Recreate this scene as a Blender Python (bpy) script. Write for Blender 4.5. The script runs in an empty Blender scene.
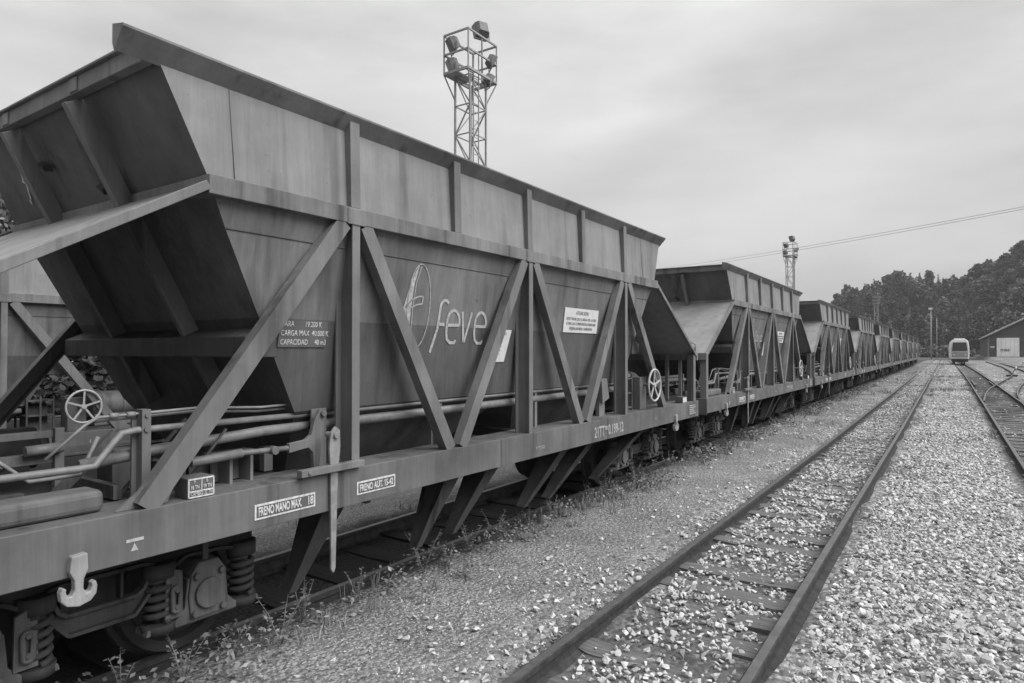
import bpy, bmesh, math, random
import numpy as np
from mathutils import Vector, Matrix
random.seed(7); rng = np.random.default_rng(11)
S = bpy.context.scene
COL = S.collection
R = math.radians
YAW, PITCH, CAMH = .5925, .0145, 1.797

# ------------------------------------------------------------------ materials
def mat(name):
    m = bpy.data.materials.new(name); m.use_nodes = True
    nt = m.node_tree; b = nt.nodes['Principled BSDF']
    return m, nt, b
def N(nt, t, **k):
    n = nt.nodes.new(t)
    for a, v in k.items(): setattr(n, a, v)
    return n
def noise(nt, vec, scale, detail=4, rough=.55, sc=None):
    if sc:
        mp = N(nt, 'ShaderNodeMapping'); mp.inputs['Scale'].default_value = sc
        nt.links.new(vec, mp.inputs['Vector']); vec = mp.outputs['Vector']
    n = N(nt, 'ShaderNodeTexNoise'); n.inputs['Scale'].default_value = scale
    n.inputs['Detail'].default_value = detail; n.inputs['Roughness'].default_value = rough
    nt.links.new(vec, n.inputs['Vector']); return n.outputs['Fac']
def ramp(nt, fac, *stops):
    r = N(nt, 'ShaderNodeValToRGB'); el = r.color_ramp.elements
    while len(el) < len(stops): el.new(.5)
    for e, (p, v) in zip(el, stops): e.position = p; e.color = (v, v, v, 1)
    nt.links.new(fac, r.inputs['Fac']); return r.outputs['Color']
def math_(nt, op, a, b=None, clamp=False):
    n = N(nt, 'ShaderNodeMath', operation=op); n.use_clamp = clamp
    for i, v in enumerate((a, b)):
        if v is None: continue
        if isinstance(v, (int, float)): n.inputs[i].default_value = v
        else: nt.links.new(v, n.inputs[i])
    return n.outputs[0]
def mix(nt, f, a, b):
    n = N(nt, 'ShaderNodeMix', data_type='FLOAT')
    for i, v in zip((0, 2, 3), (f, a, b)):
        if isinstance(v, (int, float)): n.inputs[i].default_value = v
        else: nt.links.new(v, n.inputs[i])
    return n.outputs[0]
def bump(nt, b, h, s, d=.01):
    n = N(nt, 'ShaderNodeBump'); n.inputs['Strength'].default_value = s; n.inputs['Distance'].default_value = d
    nt.links.new(h, n.inputs['Height']); nt.links.new(n.outputs[0], b.inputs['Normal'])
def setcol(nt, b, v): nt.links.new(v, b.inputs['Base Color'])
def pos(nt): return N(nt, 'ShaderNodeNewGeometry').outputs['Position']

def paint(name, v, band=None, rough=.55, streak=.16, grime=.35, spots=.5, spec=.35):
    """aged wagon paint: vertical wash streaks, blotches, rust spots; band = (z, value below)"""
    m, nt, b = mat(name); p = pos(nt)
    val = v
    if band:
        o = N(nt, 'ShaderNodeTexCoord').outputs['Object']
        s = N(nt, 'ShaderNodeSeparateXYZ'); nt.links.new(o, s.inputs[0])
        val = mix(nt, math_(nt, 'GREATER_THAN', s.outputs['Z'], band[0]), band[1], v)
    st = ramp(nt, noise(nt, p, 1, 5, .65, (9, 9, .55)), (.3, 1 - streak), (.72, 1 + streak))
    fine = ramp(nt, noise(nt, p, 1, 3, .7, (46, 46, 1.6)), (.3, 1 - streak * .5), (.75, 1 + streak * .6))
    bl = ramp(nt, noise(nt, p, 1.7, 6, .6), (.3, 1 - grime), (.62, 1.05))
    sp = ramp(nt, noise(nt, p, 13, 5, .7), (.66, 1), (.74, 1 - spots))
    drip = ramp(nt, noise(nt, p, 1, 4, .6, (5, 5, .22)), (.57, 1), (.68, 1 - grime * 1.2))
    wear = ramp(nt, noise(nt, p, 34, 4, .7), (.68, 1), (.76, 1.35))
    c = math_(nt, 'MULTIPLY', math_(nt, 'MULTIPLY', math_(nt, 'MULTIPLY', val, st), math_(nt, 'MULTIPLY', bl, sp)), math_(nt, 'MULTIPLY', fine, math_(nt, 'MULTIPLY', drip, wear)))
    setcol(nt, b, c)
    nt.links.new(ramp(nt, noise(nt, p, 5, 4), (.3, rough - .1), (.7, rough + .2)), b.inputs['Roughness'])
    b.inputs['Specular IOR Level'].default_value = spec
    bump(nt, b, noise(nt, p, 2.2, 6, .55), .45, .02)
    return m
def flat(name, v, rough=.7, var=.2, scale=8, metal=0, bmp=0, bs=40, spec=.4):
    m, nt, b = mat(name); p = pos(nt)
    setcol(nt, b, ramp(nt, noise(nt, p, scale, 5, .6), (.28, max(0, v * (1 - var))), (.72, v * (1 + var))))
    b.inputs['Roughness'].default_value = rough; b.inputs['Metallic'].default_value = metal
    b.inputs['Specular IOR Level'].default_value = spec
    if bmp: bump(nt, b, noise(nt, p, bs, 5, .65), bmp, .02)
    return m
M = {}
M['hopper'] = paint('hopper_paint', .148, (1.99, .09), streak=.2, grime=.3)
M['hopper_end_shade'] = paint('hopper_end_shaded_paint', .115, streak=.12, grime=.4)  # shade on the end sheets put into a darker, less weathered paint
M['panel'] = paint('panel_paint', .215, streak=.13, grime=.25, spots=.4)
M['frame'] = paint('frame_paint', .17, streak=.14, grime=.35)
M['sill'] = paint('sill_paint', .128, streak=.18, grime=.4, spots=.6)
M['chord'] = paint('chord_paint', .185, streak=.22, grime=.45, spots=.75)
M['apron'] = paint('apron_paint', .23, streak=.12, grime=.2)
M['bogie'] = paint('bogie_grime', .05, streak=.2, grime=.6, rough=.75, spec=.2)
M['bogie_light'] = paint('axle_box_dust', .125, streak=.25, grime=.6, rough=.8, spec=.2)
M['dark'] = flat('oily_steel', .035, .7, .4)
M['pipe'] = flat('pipe_steel', .17, .5, .25, 20)
M['thin'] = flat('rod_steel', .2, .5, .25, 20)
M['wheelpaint'] = flat('pale_wheel_paint', .4, .5, .15, 20)
M['lever'] = flat('lever_worn_paint', .22, .55, .35, 14)
M['hook'] = paint('hook_paint', .3, streak=.2, grime=.5, spots=.8)
M['white'] = flat('white_sign_paint', .52, .6, .35, 50)
M['sheet'] = flat('faded_notice', .55, .6, .1, 12)
M['ink'] = flat('sign_ink', .06, .6, .3)
M['greyink'] = flat('faded_ink', .2, .6, .3)
M['letter'] = flat('letter_paint', .36, .6, .4, 45)
M['letterdim'] = flat('faded_letter_paint', .32, .6, .5, 45)
M['plate'] = flat('plate_ground', .10, .6, .25)
M['railside'] = flat('rail_rust', .045, .85, .4, 14, bmp=.3, bs=90, spec=.2)
def railtop():
    m, nt, b = mat('rail_head'); p = pos(nt)
    setcol(nt, b, ramp(nt, noise(nt, p, 9, 5, .7), (.3, .075), (.7, .15)))
    b.inputs['Roughness'].default_value = .45; b.inputs['Metallic'].default_value = .3
    return m
M['railtop'] = railtop()
def wood(nm='sleeper_wood', lo=.03, hi=.12):
    m, nt, b = mat(nm); p = pos(nt)
    g = noise(nt, p, 1, 6, .7, (2, 60, 30))
    setcol(nt, b, ramp(nt, g, (.3, lo), (.7, hi))); b.inputs['Roughness'].default_value = .9
    bump(nt, b, g, .8, .015); return m
M['wood'] = wood('sleeper_wood', .05, .18); M['shadewood'] = wood('shaded_sleeper_wood', .007, .018)  # second wood is near black: shade beneath the train put into its colour
def stone():
    m, nt, b = mat('ballast_stone'); p = pos(nt)
    a = N(nt, 'ShaderNodeAttribute', attribute_name='tone').outputs['Fac']
    t = ramp(nt, noise(nt, p, 55, 4, .6), (.3, .8), (.7, 1.12))
    setcol(nt, b, math_(nt, 'MULTIPLY', a, t)); b.inputs['Roughness'].default_value = .9
    b.inputs['Specular IOR Level'].default_value = .2
    bump(nt, b, noise(nt, p, 140, 3, .6), .4, .004); return m
M['stone'] = stone()
def tone(name, lo=.8, hi=1.2, rough=.8, vary=False):
    m, nt, b = mat(name); p = pos(nt)
    a = N(nt, 'ShaderNodeAttribute', attribute_name='tone').outputs['Fac']
    c = math_(nt, 'MULTIPLY', a, ramp(nt, noise(nt, p, .6, 3), (.3, lo), (.7, hi)))
    if vary: c = math_(nt, 'MULTIPLY', c, math_(nt, 'ADD', math_(nt, 'MULTIPLY', N(nt, 'ShaderNodeObjectInfo').outputs['Random'], 1.5), .45))
    setcol(nt, b, c)
    b.inputs['Roughness'].default_value = rough; b.inputs['Specular IOR Level'].default_value = .15
    return m
M['leaf'] = tone('foliage', .75, 1.25, vary=True)
M['leaf_pale'] = tone('pale_foliage', .75, 1.25)
M['weed'] = tone('weed_leaf', .75, 1.3)
M['bark'] = flat('bark', .06, .9, .4, 6)

# ------------------------------------------------------------------ mesh helpers
class MB:
    def __init__(s): s.v = []; s.f = []; s.smooth = set()
    def add(s, vs, fs, smooth=False):
        o = len(s.v); s.v += [tuple(v) for v in vs]
        for f in fs:
            if smooth: s.smooth.add(len(s.f))
            s.f.append(tuple(i + o for i in f))
        return s
    def box(s, x0, x1, y0, y1, z0, z1):
        v = [(x, y, z) for x in (x0, x1) for y in (y0, y1) for z in (z0, z1)]
        return s.add(v, [(0, 1, 3, 2), (4, 6, 7, 5), (0, 4, 5, 1), (2, 3, 7, 6), (0, 2, 6, 4), (1, 5, 7, 3)])
    def obox(s, c, ax, ay, az):
        c, ax, ay, az = map(Vector, (c, ax, ay, az))
        v = [c + ax * i + ay * j + az * k for i in (-1, 1) for j in (-1, 1) for k in (-1, 1)]
        return s.add(v, [(0, 1, 3, 2), (4, 6, 7, 5), (0, 4, 5, 1), (2, 3, 7, 6), (0, 2, 6, 4), (1, 5, 7, 3)])
    def beam(s, p0, p1, w, d, up=(1, 0, 0)):
        """bar p0-p1; d = full size along 'up', w = full size across"""
        p0, p1 = Vector(p0), Vector(p1); t = (p1 - p0); L = t.length; t.normalize()
        u = Vector(up); u = (u - t * u.dot(t)).normalized(); n = t.cross(u)
        return s.obox((p0 + p1) / 2, t * L / 2, u * d / 2, n * w / 2)
    def prism(s, poly, fn0, fn1):
        """poly 2D -> 3D by fn0 / fn1, capped"""
        n = len(poly); v = [fn0(*p) for p in poly] + [fn1(*p) for p in poly]
        return s.add(v, [tuple(range(n)), tuple(range(2 * n - 1, n - 1, -1))] + [(i, i + n, (i + 1) % n + n, (i + 1) % n) for i in range(n)])
    def px(s, poly, x0, x1): return s.prism(poly, lambda a, b: (x0, a, b), lambda a, b: (x1, a, b))
    def tube(s, pts, r, n=8, cap=True, closed=False):
        pts = [Vector(p) for p in pts]; rs = r if isinstance(r, (list, tuple)) else [r] * len(pts)
        rings = []; prev = None
        for i, p in enumerate(pts):
            if closed: t = pts[(i + 1) % len(pts)] - pts[i - 1]
            else: t = pts[min(i + 1, len(pts) - 1)] - pts[max(i - 1, 0)]
            t.normalize()
            if prev is None:
                a = Vector((0, 0, 1)) if abs(t.z) < .9 else Vector((1, 0, 0)); u = (a - t * a.dot(t)).normalized()
            else: u = (prev - t * prev.dot(t)).normalized()
            prev = u; w = t.cross(u)
            rings.append([p + (u * math.cos(k * 2 * math.pi / n) + w * math.sin(k * 2 * math.pi / n)) * rs[i] for k in range(n)])
        m = len(rings); fs = []
        for i in range(m if closed else m - 1):
            for k in range(n):
                fs.append((i * n + k, i * n + (k + 1) % n, ((i + 1) % m) * n + (k + 1) % n, ((i + 1) % m) * n + k))
        s.add([v for r_ in rings for v in r_], fs, True)
        if cap and not closed:
            o = len(s.v) - m * n
            s.f.append(tuple(o + k for k in range(n - 1, -1, -1))); s.f.append(tuple(o + (m - 1) * n + k for k in range(n)))
        return s
    def cyl(s, p0, p1, r, n=16, r1=None): return s.tube([p0, p1], [r, r if r1 is None else r1], n)
    def quad(s, a, b, c, d): return s.add([a, b, c, d], [(0, 1, 2, 3)])
    def build(s, name, m, parent=None, bevel=0, solid=0, seg=2):
        me = bpy.data.meshes.new(name); me.from_pydata(s.v, [], s.f)
        for i in s.smooth: me.polygons[i].use_smooth = True
        if bevel:
            bm = bmesh.new(); bm.from_mesh(me); bmesh.ops.recalc_face_normals(bm, faces=bm.faces)
            ed = [e for e in bm.edges if len(e.link_faces) == 2 and e.calc_face_angle(0) > .5 and not (e.link_faces[0].smooth and e.link_faces[1].smooth)]
            bmesh.ops.bevel(bm, geom=ed, offset=bevel, segments=seg, affect='EDGES', profile=.5, clamp_overlap=True)
            bm.to_mesh(me); bm.free()
        else:
            bm = bmesh.new(); bm.from_mesh(me); bmesh.ops.recalc_face_normals(bm, faces=bm.faces); bm.to_mesh(me); bm.free()
        me.materials.append(m)
        o = bpy.data.objects.new(name, me); COL.objects.link(o)
        if parent: o.parent = parent
        if solid:
            md = o.modifiers.new('thick', 'SOLIDIFY'); md.thickness = solid; md.offset = -1
        return o
def tag(o, label=None, cat=None, group=None, kind=None):
    if label: o['label'] = label
    if cat: o['category'] = cat
    if group: o['group'] = group
    if kind: o['kind'] = kind
    return o
def empty(name, loc=(0, 0, 0), rz=0):
    o = bpy.data.objects.new(name, None); COL.objects.link(o); o.location = loc; o.rotation_euler.z = rz
    o.empty_display_size = .3; return o
def copy_tree(o, parent=None):
    c = o.copy(); COL.objects.link(c)
    if parent: c.parent = parent
    for ch in list(o.children): copy_tree(ch, c)
    return c
def text_obj(name, txt, size, m, parent, frame, sx=1., align='LEFT', bold=0, fit=None):
    """lettering as a thin mesh; frame = 4x4 placing text x/y/z axes"""
    cu = bpy.data.curves.new(name, 'FONT'); cu.body = txt; cu.size = size; cu.extrude = .0015
    cu.align_x = align; cu.offset = bold; cu.space_line = 1.0; cu.resolution_u = 3
    t = bpy.data.objects.new(name, cu); COL.objects.link(t)
    dg = bpy.context.evaluated_depsgraph_get()
    me = bpy.data.meshes.new_from_object(t.evaluated_get(dg)); bpy.data.objects.remove(t)
    if fit:
        w_ = [v.co.x for v in me.vertices]; sx = fit / (max(w_) - min(w_))
    me.name = name; me.transform(frame @ Matrix.Diagonal((sx, 1, 1, 1)))
    me.materials.clear(); me.materials.append(m)
    o = bpy.data.objects.new(name, me); COL.objects.link(o); o.parent = parent; return o
def face_px(x, y, z, tilt=0):
    """plane facing +x at (x,y,z): text runs along +y, up = z (leaning out by tilt)"""
    up = Vector((math.sin(tilt), 0, math.cos(tilt))); rt = Vector((0, 1, 0)); n = rt.cross(up)
    return Matrix(((rt.x, up.x, n.x, x), (rt.y, up.y, n.y, y), (rt.z, up.z, n.z, z), (0, 0, 0, 1)))

# ------------------------------------------------------------------ camera, world, sun
cam = bpy.data.cameras.new('camera'); co = bpy.data.objects.new('camera', cam); COL.objects.link(co)
co.location = (0, 0, CAMH); co.rotation_euler = (math.pi / 2 + PITCH, 0, YAW)
cam.sensor_width = 36; cam.lens = 650 / 1024 * 36; cam.clip_end = 4000; cam.clip_start = .05
S.camera = co
SUN_EL, SUN_AZ = R(46), R(82)          # azimuth clockwise from +y
W = bpy.data.worlds.new('World'); S.world = W; W.use_nodes = True
nt = W.node_tree; bg = nt.nodes['Background']
sky = N(nt, 'ShaderNodeTexSky', sky_type='NISHITA'); sky.sun_disc = False
sky.sun_elevation = SUN_EL; sky.sun_rotation = SUN_AZ; sky.dust_density = 4; sky.air_density = 1
bw = N(nt, 'ShaderNodeRGBToBW'); nt.links.new(sky.outputs[0], bw.inputs[0])
tc = N(nt, 'ShaderNodeTexCoord').outputs['Generated']
sx = N(nt, 'ShaderNodeSeparateXYZ'); nt.links.new(tc, sx.inputs[0])
el = math_(nt, 'MAXIMUM', sx.outputs['Z'], 0.0)
grad = math_(nt, 'ADD', math_(nt, 'ADD', math_(nt, 'MULTIPLY', el, 1.9), 2.45), math_(nt, 'MULTIPLY', math_(nt, 'MULTIPLY', el, el), 4.6))           # overcast: zenith about twice the horizon
side = math_(nt, 'ADD', math_(nt, 'MULTIPLY', math_(nt, 'MINIMUM', sx.outputs['X'], 0.0), -.6), math_(nt, 'MULTIPLY', math_(nt, 'MINIMUM', sx.outputs['Y'], 0.0), 1.4))
mp = N(nt, 'ShaderNodeMapping'); mp.inputs['Scale'].default_value = (1, 1, 3.4); nt.links.new(tc, mp.inputs['Vector'])
cl = noise(nt, mp.outputs[0], 1.7, 6, .52)
clv = ramp(nt, cl, (.3, .68), (.7, 1.24))
cloud = math_(nt, 'MULTIPLY', math_(nt, 'ADD', grad, side), clv)
tot = math_(nt, 'ADD', math_(nt, 'MULTIPLY', bw.outputs[0], .12), cloud)
nt.links.new(tot, bg.inputs['Color']); bg.inputs['Strength'].default_value = .068
sl = bpy.data.lights.new('sun', 'SUN'); sl.energy = 1.5; sl.angle = R(50); sl.color = (1, 1, 1)
so = bpy.data.objects.new('sun', sl); COL.objects.link(so)
dirv = Vector((math.sin(SUN_AZ) * math.cos(SUN_EL), math.cos(SUN_AZ) * math.cos(SUN_EL), math.sin(SUN_EL)))
so.rotation_euler = dirv.to_track_quat('Z', 'Y').to_euler(); so.location = (0, 0, 60)
S.view_settings.view_transform = 'Standard'; S.view_settings.look = 'None'
S.view_settings.exposure = 1.36; S.view_settings.gamma = 1

# ------------------------------------------------------------------ ground and hills
def sm(t): t = np.clip(t, 0, 1); return t * t * (3 - 2 * t)
def gz(x, y):
    """height of the yard surface"""
    z = -.135 + .075 * sm((x + 3.95) / .15) * sm((-2.02 - x) / .12)
    z = z + .035 * sm((x + .80) / .35) * sm((.85 - x) / .25)
    z = z + (.012 + .016 * np.sin(y * 1.9 + x * 2.2) * np.sin(y * .83 + 1)) * np.exp(-((x + 1.47) / .62) ** 8) + .0 * np.exp(-((x - .1) / 1.0) ** 4) + .01 * np.exp(-((x - 1.6) / 1.0) ** 4)
    z = z - .25 * np.clip((-5.8 - x) / 2.0, 0, 1)
    z = z + .012 * np.sin(x * 3.1 + y * .9) * np.cos(y * 1.7 - x)
    return z
def sm(t): t = np.clip(t, 0, 1); return t * t * (3 - 2 * t)
FW = np.array([-math.sin(YAW), math.cos(YAW)]); RT = np.array([math.cos(YAW), math.sin(YAW)])
CR_P = np.array([560, 700, 800, 826, 836, 850, 870, 893, 925, 940, 956, 974, 984, 995, 1005, 1020, 1060, 1130, 1300.])
CR_Z = np.array([3, 3, 3, 6, 18, 24, 27, 30, 32, 30, 28, 31, 33, 34, 36, 38, 44, 52, 60.])
def hill(x, y):
    d = x * FW[0] + y * FW[1]; r = x * RT[0] + y * RT[1]
    p = 512 + 650 * r / np.maximum(d, 1)
    c = np.interp(p, CR_P, CR_Z); c = np.where((d > 1), c, 0)
    base = np.interp(p, [800, 940, 990, 1024, 1200], [245, 235, 215, 200, 170]); top = base + np.interp(p, [800, 960, 1000, 1200], [120, 120, 110, 120])
    return c * sm((d - base) / (top - base))
def grid_sheet(name, xs, ys, zf, m):
    X, Y = np.meshgrid(xs, ys); Z = zf(X, Y); nx, ny = len(xs), len(ys)
    me = bpy.data.meshes.new(name); v = np.stack([X, Y, Z], -1).reshape(-1, 3)
    i = np.arange(nx * ny).reshape(ny, nx)
    f = np.stack([i[:-1, :-1], i[:-1, 1:], i[1:, 1:], i[1:, :-1]], -1).reshape(-1, 4)
    me.vertices.add(len(v)); me.vertices.foreach_set('co', v.ravel())
    me.loops.add(f.size); me.loops.foreach_set('vertex_index', f.ravel())
    me.polygons.add(len(f)); me.polygons.foreach_set('loop_start', np.arange(len(f)) * 4)
    me.polygons.foreach_set('use_smooth', np.ones(len(f), bool))
    me.update(); me.validate(); me.materials.append(m)
    o = bpy.data.objects.new(name, me); COL.objects.link(o); return o
def ground_mat():
    m, nt, b = mat('yard_ground'); p = pos(nt)
    s = N(nt, 'ShaderNodeSeparateXYZ'); nt.links.new(p, s.inputs[0]); X, Y = s.outputs['X'], s.outputs['Y']
    wob = math_(nt, 'MULTIPLY', math_(nt, 'SUBTRACT', noise(nt, p, .9, 5, .65), .5), 1.7)
    xw = math_(nt, 'ADD', X, wob)
    def band(lo, hi, soft):   # 1 inside lo..hi
        a = math_(nt, 'DIVIDE', math_(nt, 'SUBTRACT', xw, lo), soft, True)
        c = math_(nt, 'DIVIDE', math_(nt, 'SUBTRACT', hi, xw), soft, True)
        return math_(nt, 'MULTIPLY', a, c)
    v = N(nt, 'ShaderNodeTexVoronoi'); v.inputs['Scale'].default_value = 26; nt.links.new(p, v.inputs['Vector'])
    vb = N(nt, 'ShaderNodeRGBToBW'); nt.links.new(v.outputs['Color'], vb.inputs[0])
    pebb = ramp(nt, vb.outputs[0], (.15, .12), (.5, .24), (.85, .42))
    v2 = N(nt, 'ShaderNodeTexVoronoi'); v2.inputs['Scale'].default_value = 85; nt.links.new(p, v2.inputs['Vector'])
    vb2 = N(nt, 'ShaderNodeRGBToBW'); nt.links.new(v2.outputs['Color'], vb2.inputs[0])
    sand = ramp(nt, vb2.outputs[0], (.2, .13), (.6, .25), (.9, .46))
    blot = ramp(nt, noise(nt, p, 1.3, 6, .65), (.3, .72), (.7, 1.12))
    peb_amt = math_(nt, 'ADD', band(-2.9, 6.5, .9), band(-30, -6.6, 2), True)
    base = mix(nt, peb_amt, sand, pebb)
    base = math_(nt, 'MULTIPLY', base, blot)
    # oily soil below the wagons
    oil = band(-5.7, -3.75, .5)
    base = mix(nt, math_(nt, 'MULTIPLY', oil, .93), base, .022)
    oil2 = band(.85, 2.4, .3)
    base = mix(nt, math_(nt, 'MULTIPLY', oil2, .7), base, .06)
    base = mix(nt, math_(nt, 'MULTIPLY', band(-2.1, -.85, .15), .6), base, .07)
    # grass and moss patches, more with distance
    far = math_(nt, 'DIVIDE', math_(nt, 'SUBTRACT', Y, 9), 45, True)
    gr = noise(nt, p, .55, 6, .7)
    ga = math_(nt, 'MULTIPLY', ramp(nt, gr, (.47, 0), (.6, 1)), math_(nt, 'ADD', math_(nt, 'MULTIPLY', far, .8), .2))
    base = mix(nt, ga, base, ramp(nt, noise(nt, p, 9, 4, .7), (.3, .05), (.7, .11)))
    # meadow beyond the yard
    wide = math_(nt, 'ADD', math_(nt, 'DIVIDE', math_(nt, 'SUBTRACT', X, 14), 10, True), math_(nt, 'DIVIDE', math_(nt, 'SUBTRACT', Y, 150), 30, True), True)
    base = mix(nt, wide, base, ramp(nt, noise(nt, p, .15, 6, .7), (.3, .05), (.7, .11)))
    setcol(nt, b, base); b.inputs['Roughness'].default_value = .95; b.inputs['Specular IOR Level'].default_value = .15
    h = math_(nt, 'ADD', math_(nt, 'MULTIPLY', v.outputs['Distance'], -1.0), math_(nt, 'MULTIPLY', noise(nt, p, 60, 4, .7), .6))
    bump(nt, b, h, .8, .03); return m
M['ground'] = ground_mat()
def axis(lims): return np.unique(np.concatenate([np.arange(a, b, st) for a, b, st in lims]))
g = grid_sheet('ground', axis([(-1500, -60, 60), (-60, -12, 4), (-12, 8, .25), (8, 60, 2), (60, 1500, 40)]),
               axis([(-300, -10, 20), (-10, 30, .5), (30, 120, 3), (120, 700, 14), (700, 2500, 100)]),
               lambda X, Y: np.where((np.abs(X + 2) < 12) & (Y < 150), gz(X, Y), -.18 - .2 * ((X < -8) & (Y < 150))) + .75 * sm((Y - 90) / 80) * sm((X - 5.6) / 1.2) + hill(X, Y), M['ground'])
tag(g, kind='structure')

# ------------------------------------------------------------------ ballast stones (real meshes, merged: uncountable)
HULLS = []
for k in range(10):
    bm = bmesh.new()
    for i in range(9):
        d = Vector((random.gauss(0, 1), random.gauss(0, 1), random.gauss(0, 1))).normalized()
        bm.verts.new(Vector((d.x * 1.0, d.y * random.uniform(.7, .95), d.z * .56)) * random.uniform(.78, 1.18))
    r = bmesh.ops.convex_hull(bm, input=bm.verts)
    bmesh.ops.delete(bm, geom=[v for v in bm.verts if not v.link_faces], context='VERTS')
    bmesh.ops.triangulate(bm, faces=bm.faces); bm.verts.index_update()
    HULLS.append((np.array([v.co[:] for v in bm.verts]), np.array([[v.index for v in f.verts] for f in bm.faces]))); bm.free()
def raw_mesh(name, V, F, tones, m, smooth=False):
    me = bpy.data.meshes.new(name); n = F.shape[1]
    me.vertices.add(len(V)); me.vertices.foreach_set('co', V.astype(np.float32).ravel())
    me.loops.add(F.size); me.loops.foreach_set('vertex_index', F.astype(np.int32).ravel())
    me.polygons.add(len(F)); me.polygons.foreach_set('loop_start', np.arange(len(F), dtype=np.int32) * n)
    a = me.attributes.new('tone', 'FLOAT', 'POINT'); a.data.foreach_set('value', tones.astype(np.float32))
    me.update(); me.materials.append(m)
    if not smooth: me.shade_flat()
    o = bpy.data.objects.new(name, me); COL.objects.link(o); return o
def rot_mats(n, tilt=.42):
    a = rng.uniform(0, 2 * np.pi, n); u = rng.normal(0, tilt, n); w = rng.normal(0, tilt, n)
    ca, sa, cu, su, cw, sw = np.cos(a), np.sin(a), np.cos(u), np.sin(u), np.cos(w), np.sin(w); z = np.zeros(n); o = np.ones(n)
    A = np.stack([ca, -sa, z, sa, ca, z, z, z, o], 1).reshape(n, 3, 3)
    B = np.stack([o, z, z, z, cu, -su, z, su, cu], 1).reshape(n, 3, 3)
    C = np.stack([cw, z, sw, z, o, z, -sw, z, cw], 1).reshape(n, 3, 3)
    return A @ B @ C
def stones(name, pts, size, tones, m):
    """pts n x 3"""
    n = len(pts); pick = rng.integers(0, len(HULLS), n); Vs, Fs, Ts = [], [], []; off = 0
    for k, (hv, hf) in enumerate(HULLS):
        i = np.where(pick == k)[0]
        if not len(i): continue
        v = np.einsum('nij,kj->nki', rot_mats(len(i)), hv) * size[i][:, None, None] + pts[i][:, None, :]
        Vs.append(v.reshape(-1, 3)); Fs.append((hf[None] + (np.arange(len(i)) * len(hv))[:, None, None] + off).reshape(-1, 3))
        Ts.append(np.repeat(tones[i], len(hv))); off += len(i) * len(hv)
    return raw_mesh(name, np.concatenate(Vs), np.concatenate(Fs), np.concatenate(Ts), m)
def pnoise(x, y, s, seed=0):
    r = np.random.default_rng(seed); t = 0
    for k in range(7):
        a = r.uniform(0, 6.28); f = s * r.uniform(.5, 2.2); t = t + np.sin((x * np.cos(a) + y * np.sin(a)) * f + r.uniform(0, 6.28))
    return t / 3.5
RAILS_NEAR = [-2.0, -.935]
def scatter(x0, x1, y0, y1, dens, fn):
    n = int((x1 - x0) * (y1 - y0) * dens); x = rng.uniform(x0, x1, n); y = rng.uniform(y0, y1, n)
    keep = rng.uniform(0, 1, n) < fn(x, y); return x[keep], y[keep]
SLEEP = .47
def mid_fn(x, y):
    ph = np.abs(((y - 1.0) / SLEEP + .5) % 1 - .5) * SLEEP      # distance to sleeper centre
    on = np.clip((ph - .085) / .05, .035, 1)
    on = np.maximum(on, np.clip(.75 * (pnoise(x, y, 2.3, 3) - .0) + .35 * (x < -1.62), 0, .85))
    idx = np.floor((y - 1.0) / SLEEP + .5); hsh = np.abs(np.sin(idx * 12.9898) * 43758.5453) % 1
    on = np.maximum(on, np.where(hsh < .2, .7, np.where(hsh < .42, .35, 0)))
    edge = np.clip((np.minimum(np.abs(x + 2.0), np.abs(x + .935)) - .06) / .08, 0, 1)
    return on * edge * np.clip(.75 + .5 * pnoise(x, y, 2.2, 5), .2, 1)
def right_fn(x, y):
    edge = np.clip((x + .935 - .10) / .1, 0, 1)
    track = np.clip(.05 + np.clip((.80 - x) / .18, 0, 1) + np.clip((x - 2.3) / .4, 0, .35), 0, 1)
    return edge * track * np.clip(1.05 - .85 * np.clip((y - 9) / 22, 0, 1) * np.clip(.6 + 1.2 * pnoise(x, y, .7, 9), 0, 1), .12, 1) 
def left_fn(x, y):
    f = np.clip((x + 3.3) / 1.25, 0, 1) ** 1.9 * .85 * np.clip(.55 + .8 * pnoise(x, y, 2.0, 21), .06, 1) + .05 * (pnoise(x, y, 3.1, 2) > .35) + .008
    f = np.maximum(f, .30 * (pnoise(x, y, 2.4, 33) > .8) * (x > -3.6))
    f = np.maximum(f, np.clip((y - 9) / 25, 0, .35) * np.clip(.4 + pnoise(x, y, 1.3, 8), 0, 1))
    return f * (x < -2.07)
P, Z_, T_ = [], [], []
def lay(x, y, smin, smax, lift, sk=1.5):
    s = smin + (smax - smin) * rng.uniform(0, 1, len(x)) ** sk
    z = gz(x, y) + rng.uniform(-.3, .75, len(x)) * s + lift
    P.append(np.stack([x, y, z], 1)); Z_.append(s)
    T_.append(np.clip(rng.normal(.50, .085, len(x)), .2, .74) * np.where(rng.uniform(0, 1, len(x)) < .09, .62, 1))
for lift in (-.01, .015):
    x, y = scatter(-.93, 1.9, 2.2, 9.5, 400, right_fn); lay(x, y, .015, .046, lift, 1.5)
x, y = scatter(-.93, 2.2, 2.2, 9.5, 600, right_fn); lay(x, y, .008, .02, .03)
x, y = scatter(-.93, 2.2, 9.5, 20, 560, right_fn); lay(x, y, .016, .044, .0)
x, y = scatter(-.93, 3.6, 20, 48, 170, right_fn); lay(x, y, .028, .05, .0)
x, y = scatter(-.93, 5, 48, 110, 26, right_fn); lay(x, y, .05, .09, -.03)
x, y = scatter(-2.0, -.93, 1.8, 20, 760, mid_fn); lay(x, y, .012, .036, .012, 1.2)
x, y = scatter(-2.0, -.93, 20, 60, 190, mid_fn); lay(x, y, .022, .042, .012)
x, y = scatter(-2.3, -1.0, 60, 150, 30, lambda x, y: .8 + 0 * x); lay(x, y, .04, .08, .0)
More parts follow.
